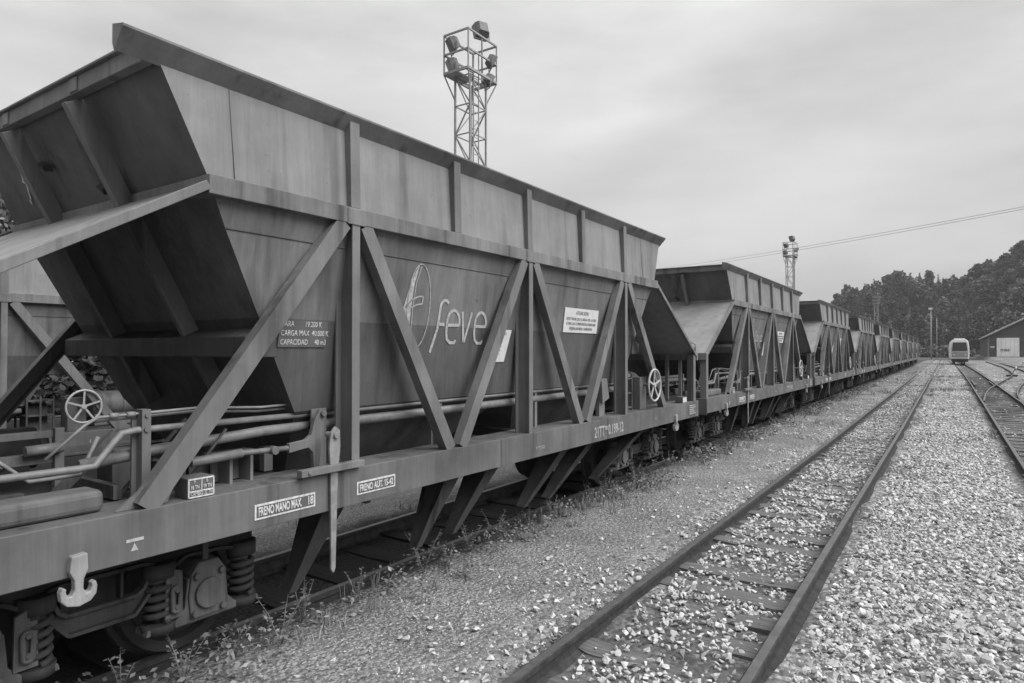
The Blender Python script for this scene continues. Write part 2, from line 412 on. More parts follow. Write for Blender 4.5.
x, y = scatter(-3.85, -2.0, 1.5, 14, 800, left_fn); lay(x, y, .006, .036, -.002, 2.6)
x, y = scatter(-3.85, -2.0, 1.8, 11, 900, lambda x, y: np.clip(.35 + .4 * pnoise(x, y, 2.2, 77), .05, 1) * np.clip((x + 3.9) / .6, 0, 1)); lay(x, y, .004, .010, 0, 1.5)
x, y = scatter(-3.9, -2.0, 14, 60, 130, left_fn); lay(x, y, .02, .045, .002)
ob = stones('ballast', np.concatenate(P), np.concatenate(Z_), np.concatenate(T_), M['stone'])
tag(ob, 'pale angular ballast stones spread between and beside the tracks', 'ballast', kind='stuff')

# ------------------------------------------------------------------ rails and sleepers
PROF = [(-.034, -.004), (-.026, 0), (.026, 0), (.034, -.004), (.034, -.034), (.011, -.046), (.011, -.112), (.062, -.128), (.062, -.14), (-.062, -.14), (-.062, -.128), (-.011, -.112), (-.011, -.046), (-.034, -.034)]
def rail(path, label, z=0, group=None):
    mb = MB(); pts = [Vector((x, y, z)) for x, y in path]; n = len(PROF); vs = []
    for i, p in enumerate(pts):
        t = (pts[min(i + 1, len(pts) - 1)] - pts[max(i - 1, 0)]).normalized(); s = Vector((t.y, -t.x, 0))
        vs += [p + s * a + Vector((0, 0, b)) for a, b in PROF]
    fs = [(i * n + k, i * n + (k + 1) % n, (i + 1) * n + (k + 1) % n, (i + 1) * n + k) for i in range(len(pts) - 1) for k in range(n)]
    fs += [tuple(range(n)), tuple((len(pts) - 1) * n + k for k in range(n))]
    mb.add(vs, fs)
    o = mb.build('rail', M['railside']); o.data.materials.append(M['railtop'])
    for p in o.data.polygons:
        if p.normal.z > .9 and p.center.z > z - .01: p.material_index = 1
    return tag(o, label, 'rail', group)
def ys(a, b, n=24): return [a + (b - a) * i / n for i in range(n + 1)]
def wig(x): return lambda y: x + .004 * math.sin(y * .35 + x * 5) - .16 * max(0, (y - 14) / 50) ** 1.2 * (x < 0 and x > -3) - (.40 * max(0, (y - 40) / 63) ** 2 if x > 0 else 0)
def straight(x, a, b): return [(wig(x)(y), y) for y in ys(a, b, 60)]
rail(straight(-2.0, -6, 175), 'rusty left rail of the empty middle track')
rail(straight(-.935, -6, 175), 'rusty right rail of the empty middle track')
rail(straight(-3.8975, -8, 112), 'rail under the near wheels of the hopper train, edged by weeds')
rail(straight(-4.9625, -8, 112), 'far rail in the dark under the hopper train')
rail(straight(.95, -4, 150), 'left rail of the right-hand track leading to the railcar')
rail(straight(2.08, -4, 150), 'right rail of the right-hand track leading to the railcar')
def dv(off):   # turnout curve leaving the right-hand track to the right
    ks = [(28, .97), (32.8, 1.18), (36, 1.33), (39, 1.6), (44, 2.1), (50, 2.75), (58.7, 3.7), (66, 4.2), (73, 4.5), (91, 4.95), (143, 5.2)]
    yy = np.array([k[0] for k in ks]); xx = np.array([k[1] for k in ks])
    out = []
    for y in np.linspace(29 if off == 0 else 27, 140, 70): out.append((float(np.interp(y, yy, xx)) + off, float(y)))
    for _ in range(6):
        out = [out[0]] + [((out[i - 1][0] + 2 * out[i][0] + out[i + 1][0]) / 4, out[i][1]) for i in range(1, len(out) - 1)] + [out[-1]]
    return out
rail(dv(0), 'curved left rail of the siding branching off to the right', .004)
rail(dv(1.07), 'curved right rail of the siding branching off to the right', .004)
for y0, y1, x in ((42, 49.5, 1.10), (43, 48, 1.93)):
    rail([(x, y) for y in ys(y0, y1, 6)], 'short check rail beside the %s running rail near the crossing' % ('left' if x < 1.5 else 'right'), .004)
BX = -8.9 - 1.28
for i, dx in enumerate((-.5325, .5325)):
    rail([(BX + dx, y) for y in ys(-12, 60, 10)], 'rail of the back siding %s' % ('on its far side' if i == 0 else 'nearest the hopper train'), -.25)
def sleeper_mesh(k, L, m='wood'):
    mb = MB(); n = 8; top = []; r = random.Random(k)
    for i in range(n + 1):
        x = -L / 2 + L * i / n
        w = .115 + r.uniform(-.012, .012) - (.02 if i in (0, n) else 0); d = .008 * r.uniform(-1, 1)
        top += [(x, -w, d), (x, -w * .35, d + .006), (x, w * .3, d + .002), (x, w, d - .004), (x, w, -.12), (x, -w, -.12)]
    fs = [(i * 6 + a, i * 6 + (a + 1) % 6, (i + 1) * 6 + (a + 1) % 6, (i + 1) * 6 + a) for i in range(n) for a in range(6)]
    fs += [tuple(range(6)), tuple(n * 6 + a for a in range(6))]
    mb.add(top, fs); o = mb.build('sleeper', M[m]); return o
def sleepers(xc, y0, n, step, z, label, group, m='wood'):
    SLP = [sleeper_mesh(k, 1.08 if m == 'wood' else 1.5, m) for k in range(5)]; used = set()
    for i in range(n):
        k = random.randrange(5)
        if k in used: o = SLP[k].copy(); COL.objects.link(o)
        else: o = SLP[k]; used.add(k)
        y = y0 + i * step + random.uniform(-.03, .03)
        o.location = (wig(xc)(y) - random.uniform(0, .05), y, z + random.uniform(-.012, .012)); o.rotation_euler = (0, random.uniform(-.01, .01), random.uniform(-.035, .035))
        tag(o, label, 'sleeper', group)
    for k in range(5):
        if k not in used: bpy.data.objects.remove(SLP[k])
sleepers(-1.4675, 1.0, 110, SLEEP, -.112, 'weathered timber sleeper half buried in stones of the empty middle track', 'sleepers of the middle track')
sleepers(1.515, 8.0, 90, .6, -.105, 'dark timber sleeper under the right-hand track towards the railcar', 'sleepers of the right-hand track')
sleepers(-4.43, -4.0, 75, .6, -.115, 'sleeper coloured dark for the shade beneath the hopper train', 'sleepers under the hopper train', 'shadewood')

# ------------------------------------------------------------------ hopper wagon
HW, HL = 1.28, 4.73
def make_wagon():
    w = empty('hopper_wagon')
    SG = (1, -1)
    # --- hopper body
    mb = MB()
    rings = [(3.25, 3.335, 1.205), (2.70, 3.08, 1.235), (2.46, 2.954, 1.19), (1.42, 2.407, 1.067)]
    V = []
    for z, hy, hx in rings: V += [(hx, -hy, z), (hx, hy, z), (-hx, hy, z), (-hx, -hy, z)]
    F = [(4 * i + a, 4 * i + (a + 1) % 4, 4 * i + 4 + (a + 1) % 4, 4 * i + 4 + a) for i in (1, 2) for a in range(4)]
    mb.add(V, F)
    for s in SG:      # two discharge chutes with a saddle between them
        t = [(1.067, s * .03, 1.42), (1.067, s * 2.407, 1.42), (-1.067, s * 2.407, 1.42), (-1.067, s * .03, 1.42)]
        b = [(.62, s * .62, .93), (.62, s * 2.15, .93), (-.62, s * 2.15, .93), (-.62, s * .62, .93)]
        mb.add(t + b, [(0, 1, 5, 4), (1, 2, 6, 5), (2, 3, 7, 6), (3, 0, 4, 7), (4, 5, 6, 7)])
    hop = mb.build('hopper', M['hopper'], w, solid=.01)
    mb = MB(); V = []
    for z, hy, hx in rings[:2]: V += [(hx, -hy, z), (hx, hy, z), (-hx, hy, z), (-hx, -hy, z)]
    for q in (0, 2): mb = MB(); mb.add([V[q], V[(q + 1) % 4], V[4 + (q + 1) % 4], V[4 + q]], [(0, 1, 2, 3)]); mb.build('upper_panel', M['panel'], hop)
    for q in (1, 3): mb = MB(); mb.add([V[q], V[(q + 1) % 4], V[4 + (q + 1) % 4], V[4 + q]], [(0, 1, 2, 3)]); mb.build('upper_end_sheet', M['hopper_end_shade'], hop)
    # weld seam along the fold and plate joints
    for s in SG:
        mb = MB(); mb.tube([(s * 1.192, -2.95, 2.46), (s * 1.192, 2.95, 2.46)], .005, 6); mb.build('weld_seam', M['sill'], hop)
        for y in (-2.93, 2.7): MB().tube([(s * 1.236, y, 2.72), (s * 1.208, y - .02, 3.22)], .0022, 5).build('weld_seam', M['sill'], hop)
    # rim: flared triangular flange on the sides, box beam at the ends
    for s in SG:
        mb = MB(); pr = [(1.20, 3.205), (1.285, 3.298), (1.285, 3.31), (1.185, 3.332), (1.185, 3.24)]
        mb.prism([(a, b) for a, b in pr], lambda a, b: (s * a, -3.53, b), lambda a, b: (s * a, 3.37, b))
        mb.build('side_rim', M['frame'], hop)
        mb = MB(); mb.box(-1.19, 1.19, s * 3.345, s * 3.40, 3.205, 3.295)
        mb.box(-1.17, 1.17, s * 3.35, s * 3.42, 3.295, 3.31)
        for x in (-.47, .47): mb.box(x - .045, x + .045, s * 3.398, s * 3.408, 3.212, 3.29)
        mb.build('end_rim', M['frame'], hop, .004)
    for s in SG:
        for k in range(-2, 3):
            y = k * 1.05; mb = MB()
            poly = [(1.22, 2.712), (1.275, 2.712), (1.262, 3.27), (1.19, 3.27)]
            mb.prism(poly, lambda a, b: (s * a, y - .04, b), lambda a, b: (s * a, y + .04, b))
            mb.build('side_rib', M['frame'], hop, .004)
    def ez(z): return 3.08 + (z - 2.70) * .526
    for s in SG:
        for x in (-.47, .47):
            mb = MB(); z0, z1 = 1.45, 3.2; a, b = Vector((x, s * ez(z0), z0)), Vector((x * .93, s * ez(z1), z1))
            nn = Vector((0, s * .88, -.47)); mb.beam(a + nn * .055, b + nn * .055, .022, .11, nn); mb.beam(a + nn * .105, b + nn * .105, .05, .012, nn); mb.build('end_rib', M['frame'], hop, .004)
        mb = MB(); z = 1.86; y = ez(z)
        mb.px([(s * (y - .02), z + .10), (s * (y + .16), z + .02), (s * (y + .16), z - .10), (s * (y - .06), z - .10)], -1.14, 1.14)
        mb.build('end_crossbeam', M['hopper'], hop, .006)
    def ep(x, z, o=.004): return (x, -ez(z) - .88 * o, z - .47 * o)     # point on the left end sheet
    mb = MB()
    for a, b, wd in (((-.70, 3.02), (-.745, 2.935), .014), ((-.765, 2.945), (-.715, 2.925), .012), ((-.72, 2.93), (-.79, 2.82), .014)):
        dx, dz = b[0] - a[0], b[1] - a[1]; l = math.hypot(dx, dz); nx, nz = -dz / l * wd / 2, dx / l * wd / 2
        mb.quad(ep(a[0] + nx, a[1] + nz), ep(b[0] + nx, b[1] + nz), ep(b[0] - nx, b[1] - nz), ep(a[0] - nx, a[1] - nz))
    mb.add([ep(-.77, 2.835), ep(-.80, 2.80), ep(-.815, 2.835)], [(0, 1, 2)])
    mb.build('lightning_mark', M['white'], hop)
    for x, z in ((-.31, 2.98), (.24, 2.78)):
        mb = MB(); mb.add([ep(x - .04, z + .03), ep(x + .04, z - .0), ep(x + .03, z - .04), ep(x - .02, z - .02), ep(x - .03, z + .02, .05), ep(x + .03, z, .05), ep(x + .02, z - .03, .05)], [(0, 1, 5, 4), (1, 2, 6, 5), (2, 3, 4, 6), (3, 0, 4), (4, 5, 6)]); mb.build('lug', M['dark'], hop)
    # lettering on the camera side
    tilt = math.atan(.09 / .76)
    def sx_(z): return 1.10 + (z - 1.70) * .09 / .76 + .005
    def ribbon(pts, wd, mbx, closed=False):   # flat stroke painted on the side sheet, pts in (y, z)
        n = len(pts); L, Rr = [], []
        for i, (a, b) in enumerate(pts):
            if closed: p, q = pts[i - 1], pts[(i + 1) % n]
            else: p, q = pts[max(i - 1, 0)], pts[min(i + 1, n - 1)]
            dx, dz = q[0] - p[0], q[1] - p[1]; l = math.hypot(dx, dz) or 1; wv = wd[i] if isinstance(wd, list) else wd
            L.append((a - dz / l * wv / 2, b + dx / l * wv / 2)); Rr.append((a + dz / l * wv / 2, b - dx / l * wv / 2))
        vs = [(sx_(b), a, b) for a, b in L] + [(sx_(b), a, b) for a, b in Rr]
        mbx.add(vs, [(i, (i + 1) % n, n + (i + 1) % n, n + i) for i in range(n if closed else n - 1)])
    cy = -4.994
    mb = MB()
    def arc(c, rx, rz, a0, a1, n=14): return [(c[0] + rx * math.cos(R(a0 + (a1 - a0) * i / n)), c[1] + rz * math.sin(R(a0 + (a1 - a0) * i / n))) for i in range(n + 1)]
    f0 = [(3.79, 1.785), (3.855, 1.97), (3.868, 2.10)] + arc((3.925, 2.13), .055, .062, 180, 40, 8)
    ribbon([(a + cy, b) for a, b in f0], .025, mb); ribbon([(3.862 + cy, 2.005), (3.935 + cy, 2.005)], .025, mb)
    for ox in (3.968, 4.330):
        e = [(ox + .0, 2.0), (ox + .148, 2.005)] + [(ox + .075 + .078 * math.cos(R(t)), 2.02 + .10 * math.sin(R(t))) for t in range(0, 181, 15)]
        e += [(ox + .0, 1.94), (ox + .012, 1.89), (ox + .05, 1.862), (ox + .105, 1.862), (ox + .12, 1.885)]
        ribbon([(a + cy, b) for a, b in e], .025, mb)
    ribbon([(4.150 + cy, 2.115), (4.195 + cy, 1.865)], .025, mb); ribbon([(4.200 + cy, 1.865), (4.275 + cy, 2.115)], .023, mb)
    mb.build('lettering', M['letter'], hop)
    mb = MB()
    ell = arc((3.62, 2.13), .125, .31, -90, 270, 40)[:-1]
    ribbon([(a + cy, b) for a, b in ell], .008, mb, True)
    ribbon([(a + cy, b) for a, b in [(3.57, 1.80), (3.555, 2.1), (3.575, 2.30), (3.62, 2.43)]], .008, mb)
    cres = [(3.60, 2.45), (3.52, 2.31), (3.455, 2.10), (3.475, 1.93), (3.535, 1.88), (3.54, 2.1), (3.555, 2.28)]
    mb.add([(sx_(b), a + cy, b) for a, b in cres], [(0, 1, 6), (1, 2, 5, 6), (2, 3, 4, 5)])
    ribbon([(a + cy, b) for a, b in [(3.475, 2.11), (3.54, 2.17), (3.61, 2.20), (3.66, 2.205)]], .012, mb)
    ribbon([(a + cy, b) for a, b in [(3.54, 2.115), (3.60, 2.14), (3.66, 2.15), (3.66, 2.205)]], .012, mb)
    mb.build('emblem', M['letterdim'], hop)
    def board(name, y0, y1, z0, z1, m, lines, size, ink, skew=0, sx=1.):
        mb = MB(); x0, x1 = sx_(z0), sx_(z1)
        mb.add([(x0, y0, z0), (x0, y1, z0), (x1, y1 + skew, z1), (x1, y0 + skew, z1), (x0 + .004, y0, z0), (x0 + .004, y1, z0), (x1 + .004, y1 + skew, z1), (x1 + .004, y0 + skew, z1)],
               [(4, 5, 6, 7), (0, 1, 5, 4), (1, 2, 6, 5), (2, 3, 7, 6), (3, 0, 4, 7)])
        b = mb.build(name, m, hop)
        for i, (t, yy, zz) in enumerate(lines):
            text_obj('board_text', t, size[i] if isinstance(size, list) else size, ink, b, face_px(sx_(zz) + .006, yy, zz, tilt), sx, 'CENTER' if name == 'notice_board' else 'LEFT')
        return b
    ym = (5.815 + 6.58) / 2 + cy
    board('notice_board', 5.815 + cy, 6.58 + cy, 1.99, 2.245, M['sheet'],
          [('ATENCION', ym, 2.18), ('ESTE VEHICULO CARGA DE LA VIA', ym, 2.12), ('CON LAS COMPUERTAS PARADAS', ym, 2.07), ('DEJENLAS BIEN CERRADAS', ym, 2.02)], [.055, .042, .042, .042], M['greyink'], 0, 1.02)
    board('inspection_sheet', 4.60 + cy, 4.80 + cy, 1.70, 1.985, M['sheet'], [('AVISO', 4.70 + cy, 1.94)] + [('---------', 4.63 + cy + i * .012, 1.76 + .035 * i) for i in range(5)], [.035] + [.03] * 5, M['greyink'], .08)
    b = board('capacity_plate', 2.42 + cy, 2.775 + cy, 1.82, 1.985, M['plate'],
              [('TARA        19.200 K', 2.435 + cy, 1.945), ('CARGA MAX  40.800 K', 2.435 + cy, 1.89), ('CAPACIDAD     40 m3', 2.435 + cy, 1.835)], .048, M['white'], .01, .74)
    # --- chord ring
    mb = MB()
    for s in SG:
        mb.box(s * 1.20, s * HW, -3.10, 3.10, 2.61, 2.712); mb.box(-1.199, 1.199, s * 3.02, s * 3.10, 2.612, 2.71)
        for y in (-2.1, 0, 2.1): mb.box(s * (HW - .002), s * (HW + .006), y - .075, y + .075, 2.603, 2.706)
    mb.build('top_chord', M['chord'], w, .006)
    # --- truss
    for s in SG:
        for y in (-2.1, 0, 2.1):
            mb = MB(); mb.box(s * (HW - .012), s * (HW - .002), y - .032, y + .032, 1.05, 2.605); mb.box(s * (HW - .13), s * (HW - .012), y - .008, y + .008, 1.05, 2.605)
            mb.box(s * (HW - .145), s * (HW - .13), y - .05, y + .05, 1.05, 2.605)
            mb.build('truss_post', M['frame'], w)
        for (ya, yb, wd) in ((-2.19, -3.40, .105), (-2.01, -1.13, .10), (-.09, -.99, .10), (.09, .99, .10), (2.01, 1.13, .10), (2.19, 3.36, .10)):
            mb = MB(); xo = HW - .004
            mb.beam((s * (xo - .006), ya, 2.61), (s * (xo - .006), yb, 1.05), wd, .012)
            t = Vector((0, yb - ya, 1.05 - 2.61)).normalized(); n = Vector((0, -t.z, t.y))
            for e in (-1, 1):
                o = n * (wd / 2 - .006) * e
                mb.beam(Vector((s * (xo - .045), ya, 2.61)) + o, Vector((s * (xo - .045), yb, 1.05)) + o, .012, .068)
            mb.build('truss_diagonal', M['frame'], w)
        for e in (-1, 1):       # foot gusset of the outer diagonal
            mb = MB(); mb.px([(e * 3.52, 1.052), (e * 3.28, 1.052), (e * 3.20, 1.22), (e * 3.255, 1.25)], s * (HW - .05), s * (HW - .066)); mb.build('gusset', M['frame'], w)
    # --- underframe
    for s in SG:
        mb = MB(); mb.box(s * (HW - .014), s * HW, -HL, HL, .82, 1.05)
        mb.box(s * (HW - .30), s * (HW - .014), -HL, HL, 1.034, 1.05); mb.box(s * (HW - .11), s * (HW - .014), -HL, HL, .82, .834)
        sill = mb.build('side_sill', M['sill'], w, .004)
        if s == 1:
            xs = HW + .003
            def splate(name, y0, y1, z0, z1, txt, size, sxx, inv=False, ty=.012):
                mb = MB(); mb.box(HW, HW + .004, y0, y1, z0, z1); p = mb.build(name, M['white'] if not inv else M['plate'], sill)
                fr = .011
                if not inv: mb = MB(); mb.box(HW + .004, HW + .0055, y0 + fr, y1 - fr, z0 + fr, z1 - fr); mb.build('plate_field', M['plate'], p)
                for t, yy, zz, wd in txt: text_obj('plate_text', t, size, M['white'], p, face_px(HW + .0075, yy, zz), sxx, 'LEFT', .0014, wd)
            splate('brake_plate', 2.165 + cy, 2.572 + cy, .872, .956, [('FRENO MANO MAX.', 2.185 + cy, .893, .285), ('18', 2.51 + cy, .893, .036)], .066, .62)
            splate('brake_plate', 2.902 + cy, 3.246 + cy, .875, .958, [('FRENO AUT. 15-42', 2.92 + cy, .896, .30)], .06, .66)
            for t, yy, zz, hh, wd in (('21TT', 6.25, .87, .155, .24), ('m', 6.505, .93, .08, .06), ('0.199-12', 6.585, .87, .155, .40)):
                text_obj('wagon_number', t, hh, M['letter'], sill, face_px(HW + .003, yy + cy, zz), 1, 'LEFT', .003, wd)
            text_obj('small_mark', 'F-REV 09-04', .05, M['letterdim'], sill, face_px(HW + .003, 5.07 + cy, .885), .62)
            text_obj('small_mark', '4', .075, M['letter'], sill, face_px(HW + .003, 7.98 + cy, .895), .7)
            mb = MB(); mb.box(HW, HW + .003, 1.50 + cy, 1.578 + cy, .912, .926); mb.px([(1.521 + cy, .87), (1.553 + cy, .87), (1.537 + cy, .905)], HW, HW + .003); mb.build('jacking_mark', M['letter'], sill)
            mb = MB(); mb.box(HW, HW + .004, 4.26, 4.60, .86, 1.02); p = mb.build('end_label', M['sill'], sill)
            mb = MB()
            for i in range(5): mb.box(HW + .004, HW + .006, 4.30 + .012 * (i % 2), 4.57 - .03 * (i % 3), .874 + i * .029, .886 + i * .029)
            mb.build('label_lines', M['letter'], p)
            for e in (-1, 1):  # rope hooks
                mb = MB(); yc = e * 3.70
                out = [(-.036, .935), (.038, .94), (.042, .87), (.022, .83), (.02, .79), (.034, .768), (.052, .770), (.060, .79), (.058, .805), (.078, .812), (.086, .79), (.082, .755), (.055, .728), (.0, .716), (-.055, .728), (-.082, .755), (-.086, .79), (-.078, .812), (-.058, .805), (-.060, .79), (-.052, .770), (-.034, .768), (-.02, .79), (-.022, .83), (-.045, .87)]
                mb.px([(yc + a * .84, b - .02) for a, b in out], HW - .005, HW + .035); mb.build('rope_hook', M['hook'], sill, .005)
            # weight table box standing on the sill
            mb = MB(); mb.box(HW - .14, HW - .02, 1.80 + cy, 1.945 + cy, 1.052, 1.155); bx = mb.build('table_box', M['plate'], sill, .004)
            mb = MB(); x1, x2 = HW - .02, HW - .017; a0, a1, c0, c1 = 1.803 + cy, 1.942 + cy, 1.055, 1.152
            for (p, q, r, t) in ((a0, a1, c0, c0 + .007), (a0, a1, c1 - .007, c1), (a0, a0 + .006, c0, c1), (a1 - .006, a1, c0, c1), (a0, a1, 1.085, 1.09), ((a0 + a1) / 2, (a0 + a1) / 2 + .004, 1.085, c1)): mb.box(x1, x2, p, q, r, t)
            mb.build('table_lines', M['white'], bx)
            for t, yy, zz in (('F', a0 + .03, 1.128), ('E', a0 + .095, 1.128), ('16 TN', a0 + .012, 1.098), ('19 TN', a0 + .078, 1.098), ('CAMBIO 32 TN', a0 + .012, 1.066)): text_obj('table_text', t, .028, M['white'], bx, face_px(x2 + .0005, yy, zz), .62)
    for s in SG:
        mb = MB(); mb.box(-HW, HW, s * (HL - .02), s * HL, .80, 1.052); mb.box(-HW + .02, HW - .02, s * (HL - .16), s * (HL - .019), .83, 1.03)
        mb.build('end_beam', M['sill'], w, .004)
    mb = MB(); mb.box(-.17, .17, -HL + .03, HL - .03, .74, 1.0)
    for y in (-4.0, -3.0, -2.45, -.3, .3, 2.45, 3.0, 4.0): mb.box(-1.24, 1.24, y - .05, y + .05, .85, 1.03)
    mb.box(-1.0, 1.0, -HL + .1, -2.45, 1.03, 1.04); mb.box(-1.0, 1.0, 2.45, HL - .1, 1.03, 1.04)
    mb.build('underframe', M['dark'], w)
    # --- sloping end aprons with posts
    for s in SG:
        mb = MB(); y0, z0, y1, z1 = 3.08, 2.675, 4.66, 1.755
        mb.prism([(y0, z0), (y1, z1), (y1, z1 - .012), (y0, z0 - .012)], lambda a, b: (-1.235, s * a, b), lambda a, b: (1.235, s * a, b))
        ap = mb.build('end_apron', M['apron'], w)
        mb = MB()
        for q in SG: mb.beam((q * 1.258, s * (y0 + .02), z0 - .02), (q * 1.258, s * y1, z1 - .02), .048, .044)
        mb.box(-1.28, 1.28, s * (y1 + .002), s * (y1 + .05), z1 - .10, z1 + .01)
        mb.build('apron_edge', M['frame'], ap, .004)
        for q in SG:
            mb = MB(); mb.box(q * 1.16, q * 1.26, s * 4.56, s * 4.66, 1.05, z1 - .02); mb.box(q * .80, q * .85, s * 4.60, s * 4.65, 1.05, z1 - .02); mb.build('apron_post', M['frame'], w, .004)
        mb = MB(); mb.tube([(.95 * s * s, s * 4.705, 1.80), (.95, s * 4.705, 1.90), (1.05, s * 4.705, 1.93), (1.1, s * 4.705, 1.90), (1.1, s * 4.705, 1.78)], .012, 6); mb.build('grab_handle', M['thin'], ap)
    # --- chute deflector legs
    for (yt, yb, zt, zb) in ((-2.08, -2.36, .82, .28), (-.86, -1.19, .82, .27), (-.28, -.76, .82, .28), (1.03, .33, .82, .28), (1.65, .80, .82, .28), (3.2, 1.85, .82, .30)):
        mb = MB(); wd = .15; mb.beam((1.02, yt, zt), (.92, yb, zb), .014, .05); p = [(1.0, yt - .02, zt), (.9, yb - .02, zb)]
        mb.add([(.84, yt - .07, zt), (1.09, yt - .07, zt), (.99, yb - .01, zb), (.90, yb - .01, zb), (.84, yt + .0, zt), (1.09, yt + .0, zt), (.99, yb + .015, zb), (.90, yb + .015, zb)],
               [(0, 1, 2, 3), (7, 6, 5, 4), (1, 5, 6, 2), (0, 3, 7, 4), (0, 4, 5, 1), (3, 2, 6, 7)])
        mb.add([(1.085, yt - .10, zt), (1.10, yt - .10, zt), (1.0, yb - .03, zb), (.985, yb - .03, zb), (1.085, yt + .09, zt), (1.10, yt + .09, zt), (1.0, yb + .03, zb), (.985, yb + .03, zb)],
               [(0, 1, 2, 3), (7, 6, 5, 4), (1, 5, 6, 2), (0, 3, 7, 4), (0, 4, 5, 1), (3, 2, 6, 7)])
        mb.build('deflector_leg', M['bogie'], w)
    for y in (-1.95, -.6, 1.3):
        mb = MB(); mb.px([(y, .82), (y + .06, .82), (y + .05, .78), (y + .015, .78)], 1.08, 1.2); mb.build('bracket', M['dark'], w)
    # --- bogies
    for s in SG:
        yc = s * 3.40; bg_ = MB(); bg_.box(-.70, .70, yc - .13, yc + .13, .44, .62); bg_.box(-.25, .25, yc - .2, yc + .2, .62, .76)
        bo = bg_.build('bogie', M['bogie'], w)
        for q in SG:
            x0, x1 = q * .80, q * .835; mb = MB()
            low = [(-.86, .60), (-.62, .64), (-.43, .645), (-.28, .555), (-.155, .405), (.155, .405), (.28, .555), (.43, .645), (.62, .64), (.86, .60)]
            up = [(.86, .70), (.55, .745), (.2, .72), (-.2, .72), (-.55, .745), (-.86, .70)]
            op = [(-.25, .645), (-.20, .53), (-.16, .505), (.16, .505), (.20, .53), (.25, .645), (.2, .66), (-.2, .66)]
            # plate pieces around the opening
            mb.px([(-.86, .60), (-.62, .64), (-.43, .645), (-.28, .555), (-.25, .645), (-.2, .66), (-.2, .72), (-.55, .745), (-.86, .70)], x0, x1)
            mb.px([(.86, .60), (.86, .70), (.55, .745), (.2, .72), (.2, .66), (.25, .645), (.28, .555), (.43, .645), (.62, .64)], x0, x1)
            mb.px([(-.28, .555), (-.155, .405), (.155, .405), (.28, .555), (.25, .645), (.20, .53), (.16, .505), (-.16, .505), (-.20, .53), (-.25, .645)], x0, x1)
            mb.px([(-.2, .66), (.2, .66), (.2, .72), (-.2, .72)], x0, x1)
            def flange(poly, closed, d):
                n = len(poly)
                for i in range(n if closed else n - 1):
                    a, b = poly[i], poly[(i + 1) % n]; mb.beam((q * (.835 + d / 2 - .02), a[0], a[1]), (q * (.835 + d / 2 - .02), b[0], b[1]), .018, d)
            flange(low, False, .05); flange(up, False, .04); flange(op, True, .05)
            mb.box(x0, q * .85, .085, .1, .51, .66)
            for v in range(len(mb.v)): mb.v[v] = (mb.v[v][0], mb.v[v][1] + yc, mb.v[v][2])
            mb.build('side_frame', M['bogie'], bo)
            for e in SG:
                ya = yc + e * .54; mb = MB()
                hx = [(ya - .10, .29), (ya + .10, .29), (ya + .115, .42), (ya + .10, .54), (ya + .06, .60), (ya - .06, .60), (ya - .10, .54), (ya - .115, .42)]
                mb.px(hx, q * .74, q * .90)
                mb.cyl((q * .90, ya, .42), (q * .925, ya, .42), .085, 18)
                mb.px([(ya - .34, .27), (ya + .34, .27), (ya + .33, .305), (ya + .18, .31), (ya + .13, .36), (ya + .115, .52), (ya + .09, .52), (ya + .09, .3), (ya - .09, .3), (ya - .09, .52), (ya - .115, .52), (ya - .13, .36), (ya - .18, .31), (ya - .33, .305)], q * .76, q * .885)
                for (aa, bb) in ((-.075, .53), (.075, .53), (-.085, .32), (.085, .32)): mb.cyl((q * .90, ya + aa, bb), (q * .925, ya + aa, bb), .02, 8)
                mb.box(q * .80, q * .87, ya - .018, ya + .018, .55, .80); mb.box(q * .70, q * .86, ya - .30, ya + .30, .255, .27)
                mb.build('axle_box', M['bogie_light'], bo, .006)
                for dd in (-.25, .25):
                    mb = MB(); pts = []
                    for i in range(61):
                        a = i / 12 * 2 * math.pi; pts.append((q * .83 + .062 * math.cos(a), ya + dd + .062 * math.sin(a), .325 + .235 * i / 60))
                    mb.tube(pts, .017, 7); mb.cyl((q * .83, ya + dd, .27), (q * .83, ya + dd, .318), .088, 16); mb.cyl((q * .83, ya + dd, .565), (q * .83, ya + dd, .645), .085, 16)
                    mb.cyl((q * .83, ya + dd, .31), (q * .83, ya + dd, .57), .035, 10)
                    mb.build('coil_spring', M['bogie'], bo)
                # swing link on the inner side
                yl = yc + e * .345; mb = MB()
                mb.tube([(q * .915, yl + .022 * math.cos(t), .44 + (.045 if math.sin(t) >= 0 else -.045) + .022 * math.sin(t)) for t in [i * math.pi / 6 for i in range(12)]], .013, 6, closed=True)
                mb.cyl((q * .88, yl, .49), (q * .93, yl, .49), .013, 8); mb.cyl((q * .88, yl, .40), (q * .93, yl, .40), .013, 8)
                mb.px([(yl - .05, .33), (yl + .05, .33), (yl + .045, .58), (yl + .0, .60), (yl - .045, .58)], q * .875, q * .895)
                mb.build('swing_link', M['bogie_light'], bo, .003)
        for e in SG:
            ya = yc + e * .54; mb = MB()
            for q in SG:
                pf = [(q * .47, .0), (q * .47, .39), (q * .495, .385), (q * .50, .355), (q * .595, .35), (q * .60, .345), (q * .60, .29), (q * .56, .27), (q * .555, .12), (q * .62, .1), (q * .62, 0)]
                n = 28; vs = []
                for k in range(n):
                    c, s2 = math.cos(2 * math.pi * k / n), math.sin(2 * math.pi * k / n); vs += [(x, ya + r * c, .37 + r * s2) for x, r in pf]
                m_ = len(pf); mb.add(vs, [(k * m_ + j, k * m_ + j + 1, ((k + 1) % n) * m_ + j + 1, ((k + 1) % n) * m_ + j) for k in range(n) for j in range(m_ - 1)])
            mb.cyl((-.75, ya, .37), (.75, ya, .37), .06, 12); mb.build('wheelset', M['dark'], bo)
    # --- brake gear
    mb = MB(); X = 1.03
